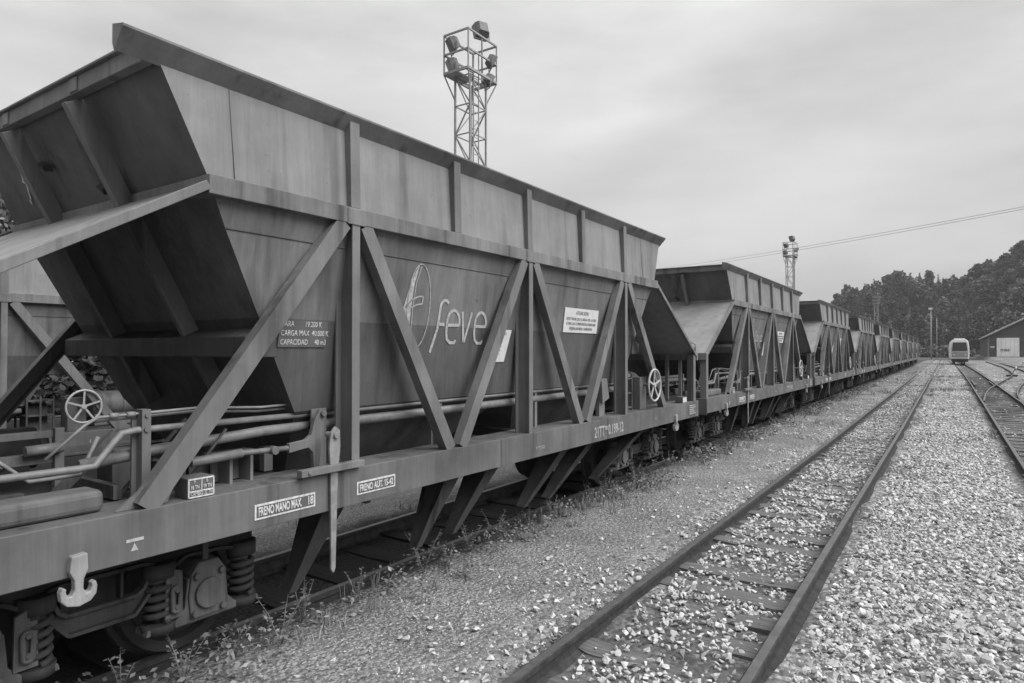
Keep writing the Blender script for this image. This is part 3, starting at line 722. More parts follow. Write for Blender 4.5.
    mb.tube([(X, -2.27, 1.32), (X, 0.0, 1.322), (X, 2.35, 1.335)], .034, 10); mb.tube([(X - .1, -3.55, 1.24), (X - .08, -3.2, 1.275), (X, -2.6, 1.32), (X, -2.27, 1.32)], .03, 10)
    mb.build('brake_shaft', M['pipe'], w)
    mb = MB(); mb.tube([(X, -4.25, 1.245), (X, -3.60, 1.242), (X, -3.52, 1.245), (X, -3.40, 1.39), (X, -3.33, 1.398), (X, -2.08, 1.392)], .018, 8)
    mb.tube([(X + .02, -2.0, 1.393), (X + .02, 2.4, 1.405)], .014, 8); mb.build('air_pipe', M['pipe'], w)
    mb = MB()
    mb.tube([(X - .02, -3.72, 1.30), (X - .02, -3.56, 1.44), (X - .02, -3.50, 1.475), (X - .02, -3.0, 1.485), (X - .02, -2.6, 1.46), (X - .02, -2.1, 1.47), (X - .02, 2.3, 1.47)], .008, 6)
    for y in (-3.45, -3.37, -2.42, -2.33): mb.cyl((X - .02, y, 1.478), (X - .02, y + .04, 1.478), .014, 8)
    mb.build('control_rod', M['thin'], w); mb = MB()
    mb.tube([(X - .05, -3.5, 1.455), (X - .05, -3.0, 1.465), (X - .05, -2.6, 1.435), (X - .05, -2.1, 1.445), (X - .05, 2.3, 1.44)], .008, 6)
    mb.build('control_rod', M['thin'], w); mb = MB()
    mb.tube([(X - .2, -4.2, 1.30), (X - .2, -3.85, 1.30), (X - .2, -3.72, 1.18), (X - .2, -3.5, 1.18), (X - .2, -3.42, 1.36)], .011, 6)
    mb.build('thin_pipe', M['thin'], w)
    for y, z1 in ((-3.29, 1.50), (-1.0, 1.50), (.45, 1.5), (1.3, 1.52), (1.95, 1.5)):
        mb = MB(); mb.box(X - .05, X + .02, y - .022, y + .022, 1.05, z1); mb.box(X - .05, X - .035, y - .045, y + .022, 1.05, z1 - .05); mb.cyl((X + .02, y, z1 - .1), (X + .03, y, z1 - .1), .014, 8); mb.cyl((X + .02, y, z1 - .03), (X + .03, y, z1 - .03), .01, 8); mb.build('pipe_bracket', M['frame'], w)
    # lever, rocking arm and guide bar
    mb = MB(); mb.px([(-2.325, 1.30), (-2.29, 1.335), (-2.255, 1.31), (-2.25, 1.21), (-2.27, 1.05), (-2.285, .47), (-2.30, .445), (-2.318, .47), (-2.325, 1.05), (-2.335, 1.2)], HW + .012, HW + .028)
    mb.cyl((HW - .05, -2.29, 1.28), (HW + .045, -2.29, 1.28), .02, 8); mb.build('brake_lever', M['lever'], w, .003)
    mb = MB(); mb.box(HW + .002, HW + .05, -2.555, -2.07, 1.062, 1.105); mb.cyl((HW + .05, -2.5, 1.083), (HW + .06, -2.5, 1.083), .012, 8); mb.build('lever_guide', M['frame'], w, .004)
    mb = MB(); X2 = 1.14
    mb.px([(-2.52, 1.19), (-2.38, 1.205), (-2.345, 1.17), (-2.335, 1.05), (-2.30, 1.05), (-2.28, 1.2), (-2.25, 1.40), (-2.29, 1.43), (-2.33, 1.38), (-2.36, 1.28), (-2.40, 1.255), (-2.52, 1.245)], X2, X2 + .03)
    mb.cyl((X2 + .03, -2.275, 1.405), (X2 + .05, -2.275, 1.405), .02, 8); mb.box(X2 - .06, X2 - .045, -2.30, -2.18, 1.05, 1.43)
    mb.tube([(X2 + .015, -2.52, 1.218), (X2 - .02, -2.9, 1.225)], .016, 8); mb.cyl((X2 - .01, -2.62, 1.218), (X2 + .04, -2.62, 1.218), .026, 8); mb.tube([(X2 - .02, -2.8, 1.222), (X2 - .02, -3.1, 1.21)], .026, 8)
    mb.build('rocking_arm', M['frame'], w, .003)
    mb = MB()
    for y in (-2.83, -2.70): mb.box(.94, .955, y - .05, y + .05, 1.05, 1.206); mb.box(.955, 1.07, y - .012, y + .006, 1.05, 1.206)
    mb.box(.9, 1.08, -2.9, -2.64, 1.205, 1.217); mb.build('shaft_pedestal', M['frame'], w)
    MB().box(.85, .9, -2.5, -2.44, 1.05, 1.2).build('support_post', M['frame'], w)
    # left platform clutter
    mb = MB(); mb.box(.40, .45, -4.55, -3.46, 1.335, 1.372); mb.box(.40, .45, -4.55, -3.46, 1.20, 1.255); mb.box(.43, .475, -3.475, -3.43, 1.05, 1.385); mb.box(.40, .45, -4.5, -4.44, 1.05, 1.37); mb.build('platform_frame', M['frame'], w, .003)
    mb = MB(); mb.cyl((.5, -4.6, 1.30), (.5, -3.75, 1.30), .035, 10); mb.cyl((.5, -3.62, 1.28), (.5, -3.45, 1.285), .028, 10); mb.tube([(.52, -3.83 + .045 * math.cos(t), 1.29 + .045 * math.sin(t)) for t in [i * math.pi / 8 for i in range(16)]], .024, 8, closed=True); mb.build('draw_rod', M['pipe'], w)
    mb = MB(); mb.box(1.0, 1.17, -4.6, -3.535, 1.052, 1.155); mb.build('step_block', M['sill'], w, .03, seg=3)
    mb = MB(); mb.cyl((-.3, -3.8, 1.2), (-.3, -3.3, 1.2), .13, 20); mb.cyl((-.3, -3.3, 1.2), (-.3, -3.24, 1.2), .09, 20); mb.box(-.4, -.2, -3.75, -3.35, 1.04, 1.1); mb.build('brake_cylinder', M['dark'], w)
    mb = MB()
    mb.box(.2, .95, -3.40, -3.36, 1.05, 1.12); mb.box(.25, .9, -3.05, -3.0, 1.05, 1.17); mb.beam((.75, -3.6, 1.06), (.75, -3.3, 1.36), .05, .03); mb.beam((.9, -3.35, 1.06), (.9, -3.0, 1.42), .015, .015); mb.beam((1.06, -3.12, 1.06), (1.06, -2.86, 1.36), .012, .012)
    mb.box(.55, .72, -3.30, -3.12, 1.05, 1.2); mb.cyl((.62, -3.2, 1.2), (.62, -3.2, 1.26), .06, 12); mb.box(.7, .9, -2.98, -2.85, 1.05, 1.18); mb.tube([(.3, -4.3, 1.15), (.3, -3.7, 1.15), (.35, -3.6, 1.22), (.35, -3.2, 1.22), (.4, -3.1, 1.1)], .014, 6)
    for i in range(5): mb.box(.15 + .16 * i, .2 + .16 * i, -4.1 + .05 * i, -3.9 + .04 * i, 1.045, 1.11 + .02 * (i % 3))
    mb.build('linkage', M['bogie_light'], w)
    # right platform: hand wheel, tank, cabinet
    yw, zw = 2.92, 1.36; mb = MB(); xw_ = HW + .02
    mb.tube([(xw_, yw + .2 * math.cos(i * math.pi / 16), zw + .2 * math.sin(i * math.pi / 16)) for i in range(32)], .0135, 8, closed=True)
    for k in range(5):
        a = k * 2 * math.pi / 5 + .3; mb.beam((xw_ - .012, yw, zw), (xw_, yw + .195 * math.cos(a), zw + .195 * math.sin(a)), .022, .012)
    mb.cyl((xw_ - .03, yw, zw), (xw_ + .012, yw, zw), .03, 12); hw_ = mb.build('hand_wheel', M['wheelpaint'], w)
    mb = MB(); mb.cyl((.75, yw, zw), (xw_ - .03, yw, zw), .02, 10); mb.box(.95, 1.15, yw - .12, yw + .09, 1.05, 1.46); mb.build('wheel_gearbox', M['frame'], w, .006)
    mb = MB()
    mb.cyl((.55, 3.28, 1.33), (.55, 3.85, 1.33), .17, 20); mb.cyl((.55, 3.85, 1.33), (.55, 3.92, 1.33), .12, 20, .03); mb.cyl((.55, 3.40, 1.33), (.55, 3.43, 1.33), .178, 20); mb.cyl((.55, 3.66, 1.33), (.55, 3.69, 1.33), .178, 20); mb.box(.4, .7, 3.3, 3.8, 1.05, 1.2); mb.build('air_tank', M['frame'], w)
    mb = MB()
    for z in (1.08, 1.26, 1.44): mb.box(.75, 1.1, 2.38, 2.68, z, z + .018)
    for y in (2.38, 2.52, 2.66): mb.box(1.08, 1.1, y, y + .02, 1.05, 1.5); mb.box(.75, .77, y, y + .02, 1.05, 1.5)
    mb.box(.8, 1.0, 2.42, 2.64, 1.1, 1.4); mb.build('valve_rack', M['bogie_light'], w)
    mb = MB(); mb.box(HW - .12, HW - .01, 4.05, 4.22, 1.052, 1.14); mb.build('table_box', M['plate'], w, .004)
    mb = MB(); mb.box(HW - .0095, HW - .006, 4.06, 4.21, 1.06, 1.13); mb.build('box_label', M['white'], w)
    mb = MB(); mb.px([(1.75, 1.20), (1.92, 1.25), (1.86, 1.48), (1.72, 1.46)], 1.09, 1.14); mb.box(1.06, 1.10, 1.74, 1.88, 1.05, 1.22); mb.build('linkage_plate', M['frame'], w)
    # coupler and buffer
    for s in SG:
        mb = MB(); mb.cyl((0, s * HL, .88), (0, s * (HL + .13), .88), .06, 12); mb.cyl((0, s * (HL + .13), .88), (0, s * (HL + .165), .88), .17, 20); mb.build('buffer', M['dark'], w)
        mb = MB(); mb.tube([(.4, s * HL, .85), (.4, s * (HL + .1), .75), (.4, s * (HL + .16), .55), (.4, s * (HL + .165), .45)], .02, 8); mb.build('brake_hose', M['dark'], w)
    return w
NW = 10; PIT = 9.84; TX = -4.43; Y0 = 4.994
ORD = ['nearest hopper wagon with large white lettering, cut off by the left edge', 'second hopper wagon from the camera, showing its pale sloping end apron', 'third hopper wagon from the camera, in front of the second lighting tower',
       'fourth hopper wagon from the camera in the receding train', 'fifth hopper wagon from the camera in the receding train', 'sixth hopper wagon from the camera in the receding train', 'seventh hopper wagon from the camera in the receding train',
       'third hopper wagon from the far end of the train', 'last but one hopper wagon at the far end of the train', 'last hopper wagon at the far end of the train']
proto = make_wagon()
for i in range(NW):
    o = proto if i == 0 else copy_tree(proto)
    o.location = (TX, Y0 + PIT * i, 0); tag(o, ORD[i], 'hopper wagon', 'hopper wagons of the long train')
for i, y in enumerate((.80,)):
    o = copy_tree(proto); o.location = (BX, y, -.25); tag(o, 'hopper wagon on the back siding, glimpsed behind the nearest wagon at left', 'hopper wagon', 'hopper wagons of the back siding')

# ------------------------------------------------------------------ lighting towers
M['galv'] = flat('galvanised_steel', .28, .6, .25)
M['lampbody'] = flat('lamp_housing', .13, .6, .25)
M['glass'] = flat('lamp_glass', .12, .25, .2)
def make_tower():
    t = empty('lighting_tower'); a, b, H = .42, .62, 12.25   # half sizes x, y
    lx, ly = .36, .50
    for sx2 in (-1, 1):
        for sy2 in (-1, 1):
            mb = MB(); mb.beam((sx2 * lx, sy2 * ly, -.2), (sx2 * lx, sy2 * ly, H), .065, .065, (1, 0, 0)); mb.build('leg', M['galv'], t)
    mb = MB(); n = 11; dz = H / n
    for i in range(n):
        z0, z1 = i * dz, (i + 1) * dz
        for s in (-1, 1):
            f = 1 if i % 2 else -1
            mb.beam((s * lx, -ly * f, z0), (s * lx, ly * f, z1), .03, .03); mb.beam((-lx * f, s * ly, z0), (lx * f, s * ly, z1), .045, .045, (0, 1, 0))
            mb.beam((s * lx, -ly, z1), (s * lx, ly, z1), .04, .04); mb.beam((-lx, s * ly, z1), (lx, s * ly, z1), .04, .04, (0, 1, 0))
    mb.build('bracing', M['galv'], t)
    mb = MB()
    for s in (-1, 1): mb.beam((lx + .05, s * .16 - .2, .5), (lx + .05, s * .16 - .2, H + .9), .035, .035)
    for i in range(38): mb.beam((lx + .05, -.36, .6 + .32 * i), (lx + .05, -.04, .6 + .32 * i), .02, .02)
    mb.build('ladder', M['galv'], t)
    px_, py_ = .58, .90; mb = MB()
    for s in (-1, 1): mb.box(s * px_ - .04, s * px_ + .04, -py_, py_, H, H + .09); mb.box(-px_, px_, s * py_ - .04, s * py_ + .04, H, H + .09)
    mb.box(-px_, px_ * .1, -py_, py_ * .2, H + .02, H + .035); mb.box(-.04, .04, -py_, py_, H, H + .07)
    for sx2 in (-1, 1):
        for sy2 in (-1, 1): mb.beam((sx2 * lx, sy2 * ly, H - .9), (sx2 * px_, sy2 * py_, H), .04, .04)
    mb.build('platform', M['galv'], t)
    mb = MB(); top = H + 1.5
    for sx2 in (-1, 1):
        for sy2 in (-1, 1): mb.beam((sx2 * px_, sy2 * py_, H), (sx2 * px_, sy2 * py_, top), .045, .045, (1, 0, 0))
    for z in (H + .76, top):
        for s in (-1, 1): mb.beam((s * px_, -py_, z), (s * px_, py_, z), .06, .06); mb.beam((-px_, s * py_, z), (px_, s * py_, z), .06, .06, (0, 1, 0))
    mb.beam((px_ * .3, py_ * .55, H), (px_ * .3, py_ * .55, top + .35), .05, .05, (1, 0, 0)); mb.build('cage', M['galv'], t)
    def flood(c, dy, dxv, tiltz, sc=1):
        d = Vector((dxv, dy, tiltz)).normalized(); u = Vector((0, 0, 1)); rt = d.cross(u).normalized(); up = rt.cross(d)
        mb = MB(); c = Vector(c)
        vs = []
        for k, hw2, hh in ((-.16, .15, .17), (-.02, .21, .22), (.2, .22, .24)):
            vs += [c + d * k * sc + rt * a * hw2 * sc + up * b2 * hh * sc for a, b2 in ((-1, -1), (1, -1), (1, 1), (-1, 1))]
        mb.add(vs, [(0, 1, 2, 3), (11, 10, 9, 8)] + [(i * 4 + a, i * 4 + (a + 1) % 4, i * 4 + 4 + (a + 1) % 4, i * 4 + 4 + a) for i in (0, 1) for a in range(4)])
        mb.beam(c - rt * .27 * sc, c - rt * .27 * sc - Vector((0, 0, .38)), .04, .03); mb.beam(c + rt * .27 * sc, c + rt * .27 * sc - Vector((0, 0, .38)), .04, .03)
        mb.beam(c - rt * .27 * sc - Vector((0, 0, .38)), c + rt * .27 * sc - Vector((0, 0, .38)), .04, .03)
        fl = mb.build('floodlight', M['lampbody'], t, .01)
        m2 = MB(); e = c + d * .203 * sc; m2.add([e + rt * a * .21 * sc + up * b2 * .22 * sc for a, b2 in ((-1, -1), (1, -1), (1, 1), (-1, 1))], [(0, 1, 2, 3)]); m2.build('lens', M['glass'], fl)
    flood((-.25, -.72, H + 1.2), -.9, -.5, -.5); flood((-.35, -.62, H + .45), -.9, -.6, -.45)
    flood((.5, .60, H + .85), .8, .7, -.6, .9); flood((.4, .55, H + .12), .9, .5, -.6, .9)
    flood((.15, .5, top + .62), .35, -.8, -.3, 1.25)
    return t
tw = make_tower()
for i, (x, y, lab) in enumerate(((-15.25, 19.8, 'tall lattice lighting tower with a lamp cage above the nearest wagon'), (-14.6, 77, 'lattice lighting tower rising behind the third wagon, against the sky'), (-13.4, 164, 'distant lattice lighting tower against the wooded hill'))):
    o = tw if i == 0 else copy_tree(tw); o.location = (x, y, 0); tag(o, lab, 'lighting tower', 'lattice lighting towers')
# lamp post far along the yard
M['lamp_on'] = flat('pale_lamp_head', .75, .4, .05)
M['pil2'] = flat('pale_pole', .32, .6, .1)
lp = empty('lamp_post', (-3.5, 178, -.2)); tag(lp, 'slender lamp post with a pale lamp head before the wooded hill', 'lamp post')
MB().tube([(0, 0, 0), (0, 0, 11.6)], [.14, .07], 10).build('pole', M['pil2'], lp)
MB().tube([(1.1, 0, 0), (1.1, 0, 9.6)], [.07, .05], 8).build('side_pole', M['pil2'], lp)
mb = MB(); mb.box(-.45, .25, -.25, .25, 11.5, 11.85); mb.box(-.5, .3, -.3, .3, 11.85, 11.93); mb.build('lamp_head', M['lamp_on'], lp, .04)
# service wires and their poles
M['polewood'] = flat('pole_wood', .09, .9, .3)
for (x, y, z, lab) in ((-41, 76, 11.6, 'wooden wire pole hidden behind the nearest wagon'), (11.5, 22.5, 7.4, 'wooden wire pole outside the right edge of the picture')):
    o = empty('wire_pole', (x, y, -.3)); tag(o, lab, 'wire pole')
    MB().tube([(0, 0, 0), (0, 0, z + .6)], [.14, .09], 10).build('pole', M['polewood'], o)
    MB().box(-.5, .5, -.05, .05, z, z + .1).build('crossarm', M['polewood'], o)
for k, (dz, sag, lab) in enumerate(((.0, .80, 'lower of the two wires crossing the sky above the wagons'), (.05, .74, 'upper of the two wires crossing the sky above the wagons'))):
    a, b = Vector((-41, 76, 11.45 + dz * 5)), Vector((11.5, 22.5, 6.95 + dz * .3)); pts = []
    for i in range(41):
        t = i / 40; p = a.lerp(b, t); p.z -= sag * 4 * t * (1 - t); pts.append(p)
    tag(MB().tube(pts, .010, 5).build('wire', M['galv']), lab, 'wire')

# ------------------------------------------------------------------ railcar
M['rc_white'] = flat('railcar_white', .6, .4, .06, 1)
M['rc_dark'] = flat('railcar_glass', .03, .15, .1, 1)
M['rc_grey'] = flat('railcar_grey', .28, .5, .1, 1)
rc = empty('railcar', (1.10, 103, 0), .012); tag(rc, 'white railcar with a wide dark windscreen standing on the right-hand track', 'railcar')
mb = MB(); prof = [(-.98, .75), (.98, .75), (1.03, 1.1), (1.03, 2.3), (.94, 3.05), (.72, 3.3), (-.72, 3.3), (-.94, 3.05), (-1.03, 2.3), (-1.03, 1.1)]
vs = []
for y, f, dz in ((0, .93, 0), (.35, 1, .02), (16, 1, .02)):
    vs += [(x * f, y + (max(0, z - 1.8) * .28 if y < .5 else 0), z) for x, z in prof]
n = len(prof); mb.add(vs, [tuple(range(n)), tuple(2 * n + k for k in range(n))] + [(i * n + k, i * n + (k + 1) % n, (i + 1) * n + (k + 1) % n, (i + 1) * n + k) for i in (0, 1) for k in range(n)])
mb.build('body', M['rc_white'], rc, .05)
def ws(pts, name, m, d=.03):
    mb = MB(); f = lambda x, z: (x, max(0, z - 1.8) * .28 - d, z); g2 = lambda x, z: (x, max(0, z - 1.8) * .28 + .1, z)
    mb.prism(pts, f, g2); return mb.build(name, m, rc)
ws([(-.82, 1.8), (.82, 1.8), (.82, 2.05), (.72, 2.92), (-.72, 2.92), (-.82, 2.05)], 'windscreen', M['rc_dark'])
ws([(-.7, 1.64), (.7, 1.64), (.7, 1.72), (-.7, 1.72)], 'trim_band', M['rc_white'], .04)
ws([(-.85, 1.0), (.85, 1.0), (.88, 1.6), (-.88, 1.6)], 'front_panel', M['rc_grey'], .02)
for x in (-.62, .62): mb = MB(); mb.cyl((x, .02, 1.3), (x, -.05, 1.3), .12, 14); mb.build('headlight', M['white'], rc)
MB().box(-.92, .92, .15, 15.5, .45, .78).build('skirt', M['rc_dark'], rc)
MB().box(-.9, .9, -.12, .3, .38, .8).build('snow_plough', M['rc_dark'], rc, .05)
mb = MB(); mb.box(-.6, .6, 1.2, 3.5, 3.28, 3.45); mb.box(-.35, .35, 5, 8, 3.28, 3.45); mb.build('roof_unit', M['rc_white'], rc, .05)
MB().cyl((0, -.55, .75), (0, 0, .75), .07, 10).build('coupler', M['dark'], rc)
for y in (2.2, 4.2, 12, 14):
    mb = MB()
    for s in (-1, 1): mb.cyl((s * .48, y, .38), (s * .6, y, .38), .38, 20)
    mb.cyl((-.6, y, .38), (.6, y, .38), .07, 8); mb.build('wheelset', M['dark'], rc)

# ------------------------------------------------------------------ engine shed
M['shedwall'] = flat('shed_boards', .075, .85, .25, 1.2); M['shedroof'] = flat('shed_roof_sheet', .34, .7, .15, 1); M['sheddoor'] = flat('shed_door', .82, .6, .12, .8); M['pil'] = flat('shed_concrete', .2, .8, .2, 2)
sh = empty('engine_shed', (7.0, 172, .45)); tag(sh, 'dark gabled shed with a large white door at the right edge', 'shed')
Wd, D, E_, A_ = 19.0, 42.0, 4.6, 9.9
mb = MB(); mb.prism([(0, 0), (Wd, 0), (Wd, E_), (Wd / 2, A_), (0, E_)], lambda a, b: (a, 0, b), lambda a, b: (a, D, b)); mb.build('wall', M['shedwall'], sh)
mb = MB()
for s in (0, 1):
    x0, x1 = (-.6, Wd / 2) if s == 0 else (Wd + .6, Wd / 2); k = (A_ - E_) / (Wd / 2); z0 = E_ - .6 * k
    mb.prism([(x0, z0 + .05), (x1, A_ + .05), (x1, A_ + .33), (x0, z0 + .33)], lambda a, b: (a, -.7, b), lambda a, b: (a, D + .7, b))
mb.build('roof', M['shedroof'], sh)
mb = MB(); mb.box(1.3, 5.1, -.12, -.02, .15, 4.1); dr = mb.build('door', M['sheddoor'], sh)
mb = MB()
for i in range(1, 5): mb.box(1.3 + 3.8 * i / 5 - .012, 1.3 + 3.8 * i / 5 + .012, -.13, -.12, .15, 4.1)
mb.build('door_seam', M['pil'], dr)
text_obj('door_graffiti', 'mas', 1.0, M['pil'], dr, Matrix(((1, 0, 0, 1.9), (0, 0, -1, -.15), (0, 1, 0, 1.3), (0, 0, 0, 1))), 1.0, 'LEFT', .03)
for y in range(0, 43, 6): MB().box(-.25, -.002, y, y + .6, 0, E_ - .4).build('pilaster', M['pil'], sh)
for y in range(2, 40, 6): MB().box(-.06, -.003, y, y + 2.2, 1.2, 3.6).build('window', M['pil'], sh)
MB().box(.2, .95, -.1, -.02, 2.0, 2.35).build('wall_sign', M['white'], sh)
wp = empty('marker_post', (8.9, 76, -.2)); tag(wp, 'short white marker post at the right edge before the shed', 'marker post')
MB().box(-.18, .18, -.1, .1, 0, 1.6).build('post', M['white'], wp, .04); MB().box(-.22, .22, -.13, .13, 1.6, 1.95).build('cap', M['white'], wp, .04)
for (x, y) in ((3.9, 62), (6.9, 96)):
    o = empty('point_lever', (x, y, -.15)); tag(o, 'low point lever beside the branching siding, %s' % ('nearer the camera' if y < 80 else 'farther off near the shed'), 'point lever')
    MB().box(-.35, .35, -.2, .2, 0, .14).build('base', M['dark'], o, .02); MB().tube([(0, 0, .1), (.25, .1, .75)], .03, 8).build('handle', M['lever'], o); MB().cyl((.2, .1, .62), (.3, .1, .62), .14, 14).build('weight', M['white'], o)

# ------------------------------------------------------------------ vegetation
def leafy(name, blobs, n, leaf, tone_rng, m, flat_=.7):
    """many small leaf clumps (bent quads) through the volume of several blobs (x,y,z,rx,rz)"""
    b = np.array(blobs); vol = b[:, 3] ** 2 * b[:, 4]; pk = rng.choice(len(b), n, p=vol / vol.sum())
    d = rng.normal(0, 1, (n, 3)); d /= np.linalg.norm(d, axis=1)[:, None]; rad = rng.uniform(.25, 1, n) ** .45
    rad *= 1 + .16 * np.sin(d[:, 0] * 5 + pk) * np.cos(d[:, 2] * 6 + pk * 2)
    c = b[pk, :3] + d * rad[:, None] * b[pk][:, [3, 3, 4]]
    s = leaf * rng.uniform(.5, 1.4, n); Rm = rot_mats(n, .8)
    q = np.array([(-1, -.6, 0), (0, -.75, .25), (1, -.5, 0), (1, .6, -.1), (0, .8, .2), (-1, .5, 0)])
    v = np.einsum('nij,kj->nki', Rm, q) * s[:, None, None] + c[:, None, :]
    f = np.array([(0, 1, 4, 5), (1, 2, 3, 4)])[None] + (np.arange(n) * 6)[:, None, None]
    t = np.repeat(rng.uniform(*tone_rng, n) * (.75 + .5 * np.sin(pk * 1.7) ** 2), 6)
    return v.reshape(-1, 3), f.reshape(-1, 4), t
def make_tree(kind, k):
    r = random.Random(k * 7 + 3); t = None
    if kind == 'broad':
        H = 13; bl = [(0, 0, 8, 3.3, 3.2)] + [(r.uniform(-2.6, 2.6), r.uniform(-2.6, 2.6), r.uniform(5, 11.5), r.uniform(1.5, 2.4), r.uniform(1.2, 2)) for _ in range(9)]
        V, F, T = leafy('crown', bl, 1700, .42, (.05, .11), M['leaf'])
    elif kind == 'tall':
        H = 17; bl = [(r.uniform(-1.3, 1.3), r.uniform(-1.3, 1.3), 5 + 1.35 * i, 2.3 - .13 * abs(i - 3), 1.7) for i in range(8)]
        V, F, T = leafy('crown', bl, 1500, .4, (.04, .09), M['leaf'])
    else:
        H = 18; bl = [(r.uniform(-.25, .25), r.uniform(-.25, .25), 3 + 1.2 * i, max(.35, 2.7 - .2 * i), .8) for i in range(13)]
        V, F, T = leafy('crown', bl, 1300, .36, (.03, .065), M['leaf'])
    crown = raw_mesh('crown', V, F, T, M['leaf'])
    mb = MB(); mb.tube([(0, 0, -1), (.1, 0, H * .4), (0, .1, H * .9)], [.3, .2, .05], 7)
    for i in range(6):
        a = i * 1.1; z = H * (.3 + .08 * i); mb.tube([(0, 0, z), (math.cos(a) * 1.6, math.sin(a) * 1.6, z + 1.6)], [.1, .03], 5)
    e = empty('broadleaf_tree' if kind != 'conifer' else 'conifer_tree'); crown.parent = e; mb.build('trunk', M['bark'], e)
    return e
PROT = [make_tree('broad', 1), make_tree('broad', 2), make_tree('broad', 3), make_tree('tall', 4), make_tree('tall', 5), make_tree('conifer', 6)]
seen = set()
def plant(k, x, y, z, s, rz, lab, group):
    if k in seen: o = copy_tree(PROT[k])
    else: o = PROT[k]; seen.add(k)
    o.location = (x, y, z); o.scale = (s * random.uniform(.9, 1.15), s * random.uniform(.9, 1.15), s); o.rotation_euler.z = rz
    tag(o, lab, 'tree', group)
LABT = {'b': 'rounded dark broadleaf tree in the wood covering the far hill', 't': 'tall slender tree in the wood covering the far hill', 'c': 'dark pointed conifer standing in the wood on the far hill'}
cnt = 0; placed = []
tries = 0
while cnt < 285 and tries < 20000:
    tries += 1
    p = random.uniform(832, 1110); u = random.random() ** .8
    base = np.interp(p, [800, 940, 990, 1024, 1200], [245, 235, 215, 200, 170]); d = base - 6 + u * (132 if p < 960 else 120)
    r = (p - 512) / 650 * d; x = RT[0] * r + FW[0] * d; y = RT[1] * r + FW[1] * d
    if any((x - a) ** 2 + (y - b) ** 2 < 5.6 ** 2 for a, b in placed): continue
    if 4 < x < 30 and 168 < y < 218: continue
    placed.append((x, y)); z = float(hill(np.array(x), np.array(y))) - .4
    far = pnoise(np.array(x), np.array(y), .02, 4)
    k = random.choice((0, 1, 2)) if far < -.05 else random.choice((3, 4, 5, 0, 5, 3))
    if p > 975: k = random.choice((0, 1, 2, 0, 1, 3))
    s = random.uniform(.62, 1.2) * (1.0 if k < 3 else .85)
    plant(k, x, y, z, s, random.uniform(0, 6.28), LABT['b' if k < 3 else 't' if k < 5 else 'c'], {'b': 'broadleaf trees of the far wood', 't': 'slender trees of the far wood', 'c': 'conifers of the far wood'}['b' if k < 3 else 't' if k < 5 else 'c'])
    cnt += 1
bl = [(0, 0, 7.6, 3.2, 3.4)] + [(random.uniform(-2.6, 2.6), random.uniform(-2.6, 2.6), random.uniform(3, 11), random.uniform(1.5, 2.4), random.uniform(1.2, 2)) for _ in range(11)]
V, F, T = leafy('crown', bl, 16000, .13, (.2, .36), M['leaf_pale'])
lt = empty('broadleaf_tree'); c_ = raw_mesh('crown', V, F, T, M['leaf_pale']); c_.parent = lt
mb = MB(); mb.tube([(0, 0, -1), (.1, 0, 5), (0, .1, 10)], [.3, .2, .05], 7)
for i in range(6): mb.tube([(0, 0, 3 + i), (math.cos(i * 1.1) * 1.8, math.sin(i * 1.1) * 1.8, 4.8 + i)], [.1, .03], 5)
mb.build('trunk', M['bark'], lt)
for i, (x, y, s, lab) in enumerate(((-42.5, 14, .98, 'pale leafy tree seen past the left edge of the nearest wagon'), (-48, 10, .95, 'leafy tree farther left behind the back siding'), (-40, 20, .62, 'small leafy tree behind the back siding and the nearest wagon'))):
    o = lt if i == 0 else copy_tree(lt); o.location = (x, y, -.5); o.scale = (s, s, s); o.rotation_euler.z = i * 2.1; tag(o, lab, 'tree')
for k, o in enumerate(PROT):
    if k not in seen:
        for c in list(o.children): bpy.data.objects.remove(c)
        bpy.data.objects.remove(o)
for i in range(26):   # bushes at the foot of the hill
    p = random.uniform(840, 1000); d = random.uniform(190, 228); r = (p - 512) / 650 * d; x = RT[0] * r + FW[0] * d; y = RT[1] * r + FW[1] * d
    if 4 < x < 30 and 165 < y < 220: continue
    if i == 0 or 'bush' not in globals():
        V, F, T = leafy('bush', [(0, 0, 1.0, 2.2, 1.3), (1.6, .4, .8, 1.5, 1.0), (-1.5, -.3, .9, 1.6, 1.1)], 700, .32, (.07, .14), M['leaf']); bush = raw_mesh('bush', V, F, T, M['leaf']); o = bush
    else: o = bush.copy(); COL.objects.link(o)
    s = random.uniform(.8, 1.7); o.location = (x, y, float(hill(np.array(x), np.array(y))) - .3); o.scale = (s, s, s); o.rotation_euler.z = random.uniform(0, 6)
    tag(o, 'pale low bush at the foot of the wooded hill', 'bush', 'bushes at the foot of the hill')
# grass blades and small weeds
def blades(name, x, y, h, w, tones, lean=.5):
    n = len(x); a = rng.uniform(0, 6.28, n); l = rng.uniform(.1, lean, n) * h; b = rng.uniform(0, 6.28, n)
    z = gz(x, y) - .01; base = np.stack([x, y, z], 1); sd = np.stack([np.cos(a), np.sin(a), 0 * a], 1) * w[:, None]
    ln = np.stack([np.cos(b) * l, np.sin(b) * l, h], 1)
    mid = base + ln * np.array([.35, .35, .55]); V = np.stack([base - sd, base + sd, mid + sd * .7, mid - sd * .7, base + ln], 1).reshape(-1, 3)
    i = (np.arange(n) * 5)[:, None]; F = np.concatenate([np.concatenate([i, i + 1, i + 2], 1), np.concatenate([i, i + 2, i + 3], 1), np.concatenate([i + 3, i + 2, i + 4], 1)])
    return raw_mesh(name, V, F, np.repeat(tones, 5), M['weed'])
def clump(n, x0, x1, y0, y1, fn, per, sp):
    cx, cy = scatter(x0, x1, y0, y1, n, fn); cx = np.repeat(cx, per); cy = np.repeat(cy, per)
    return cx + rng.normal(0, sp, len(cx)), cy + rng.normal(0, sp, len(cy))
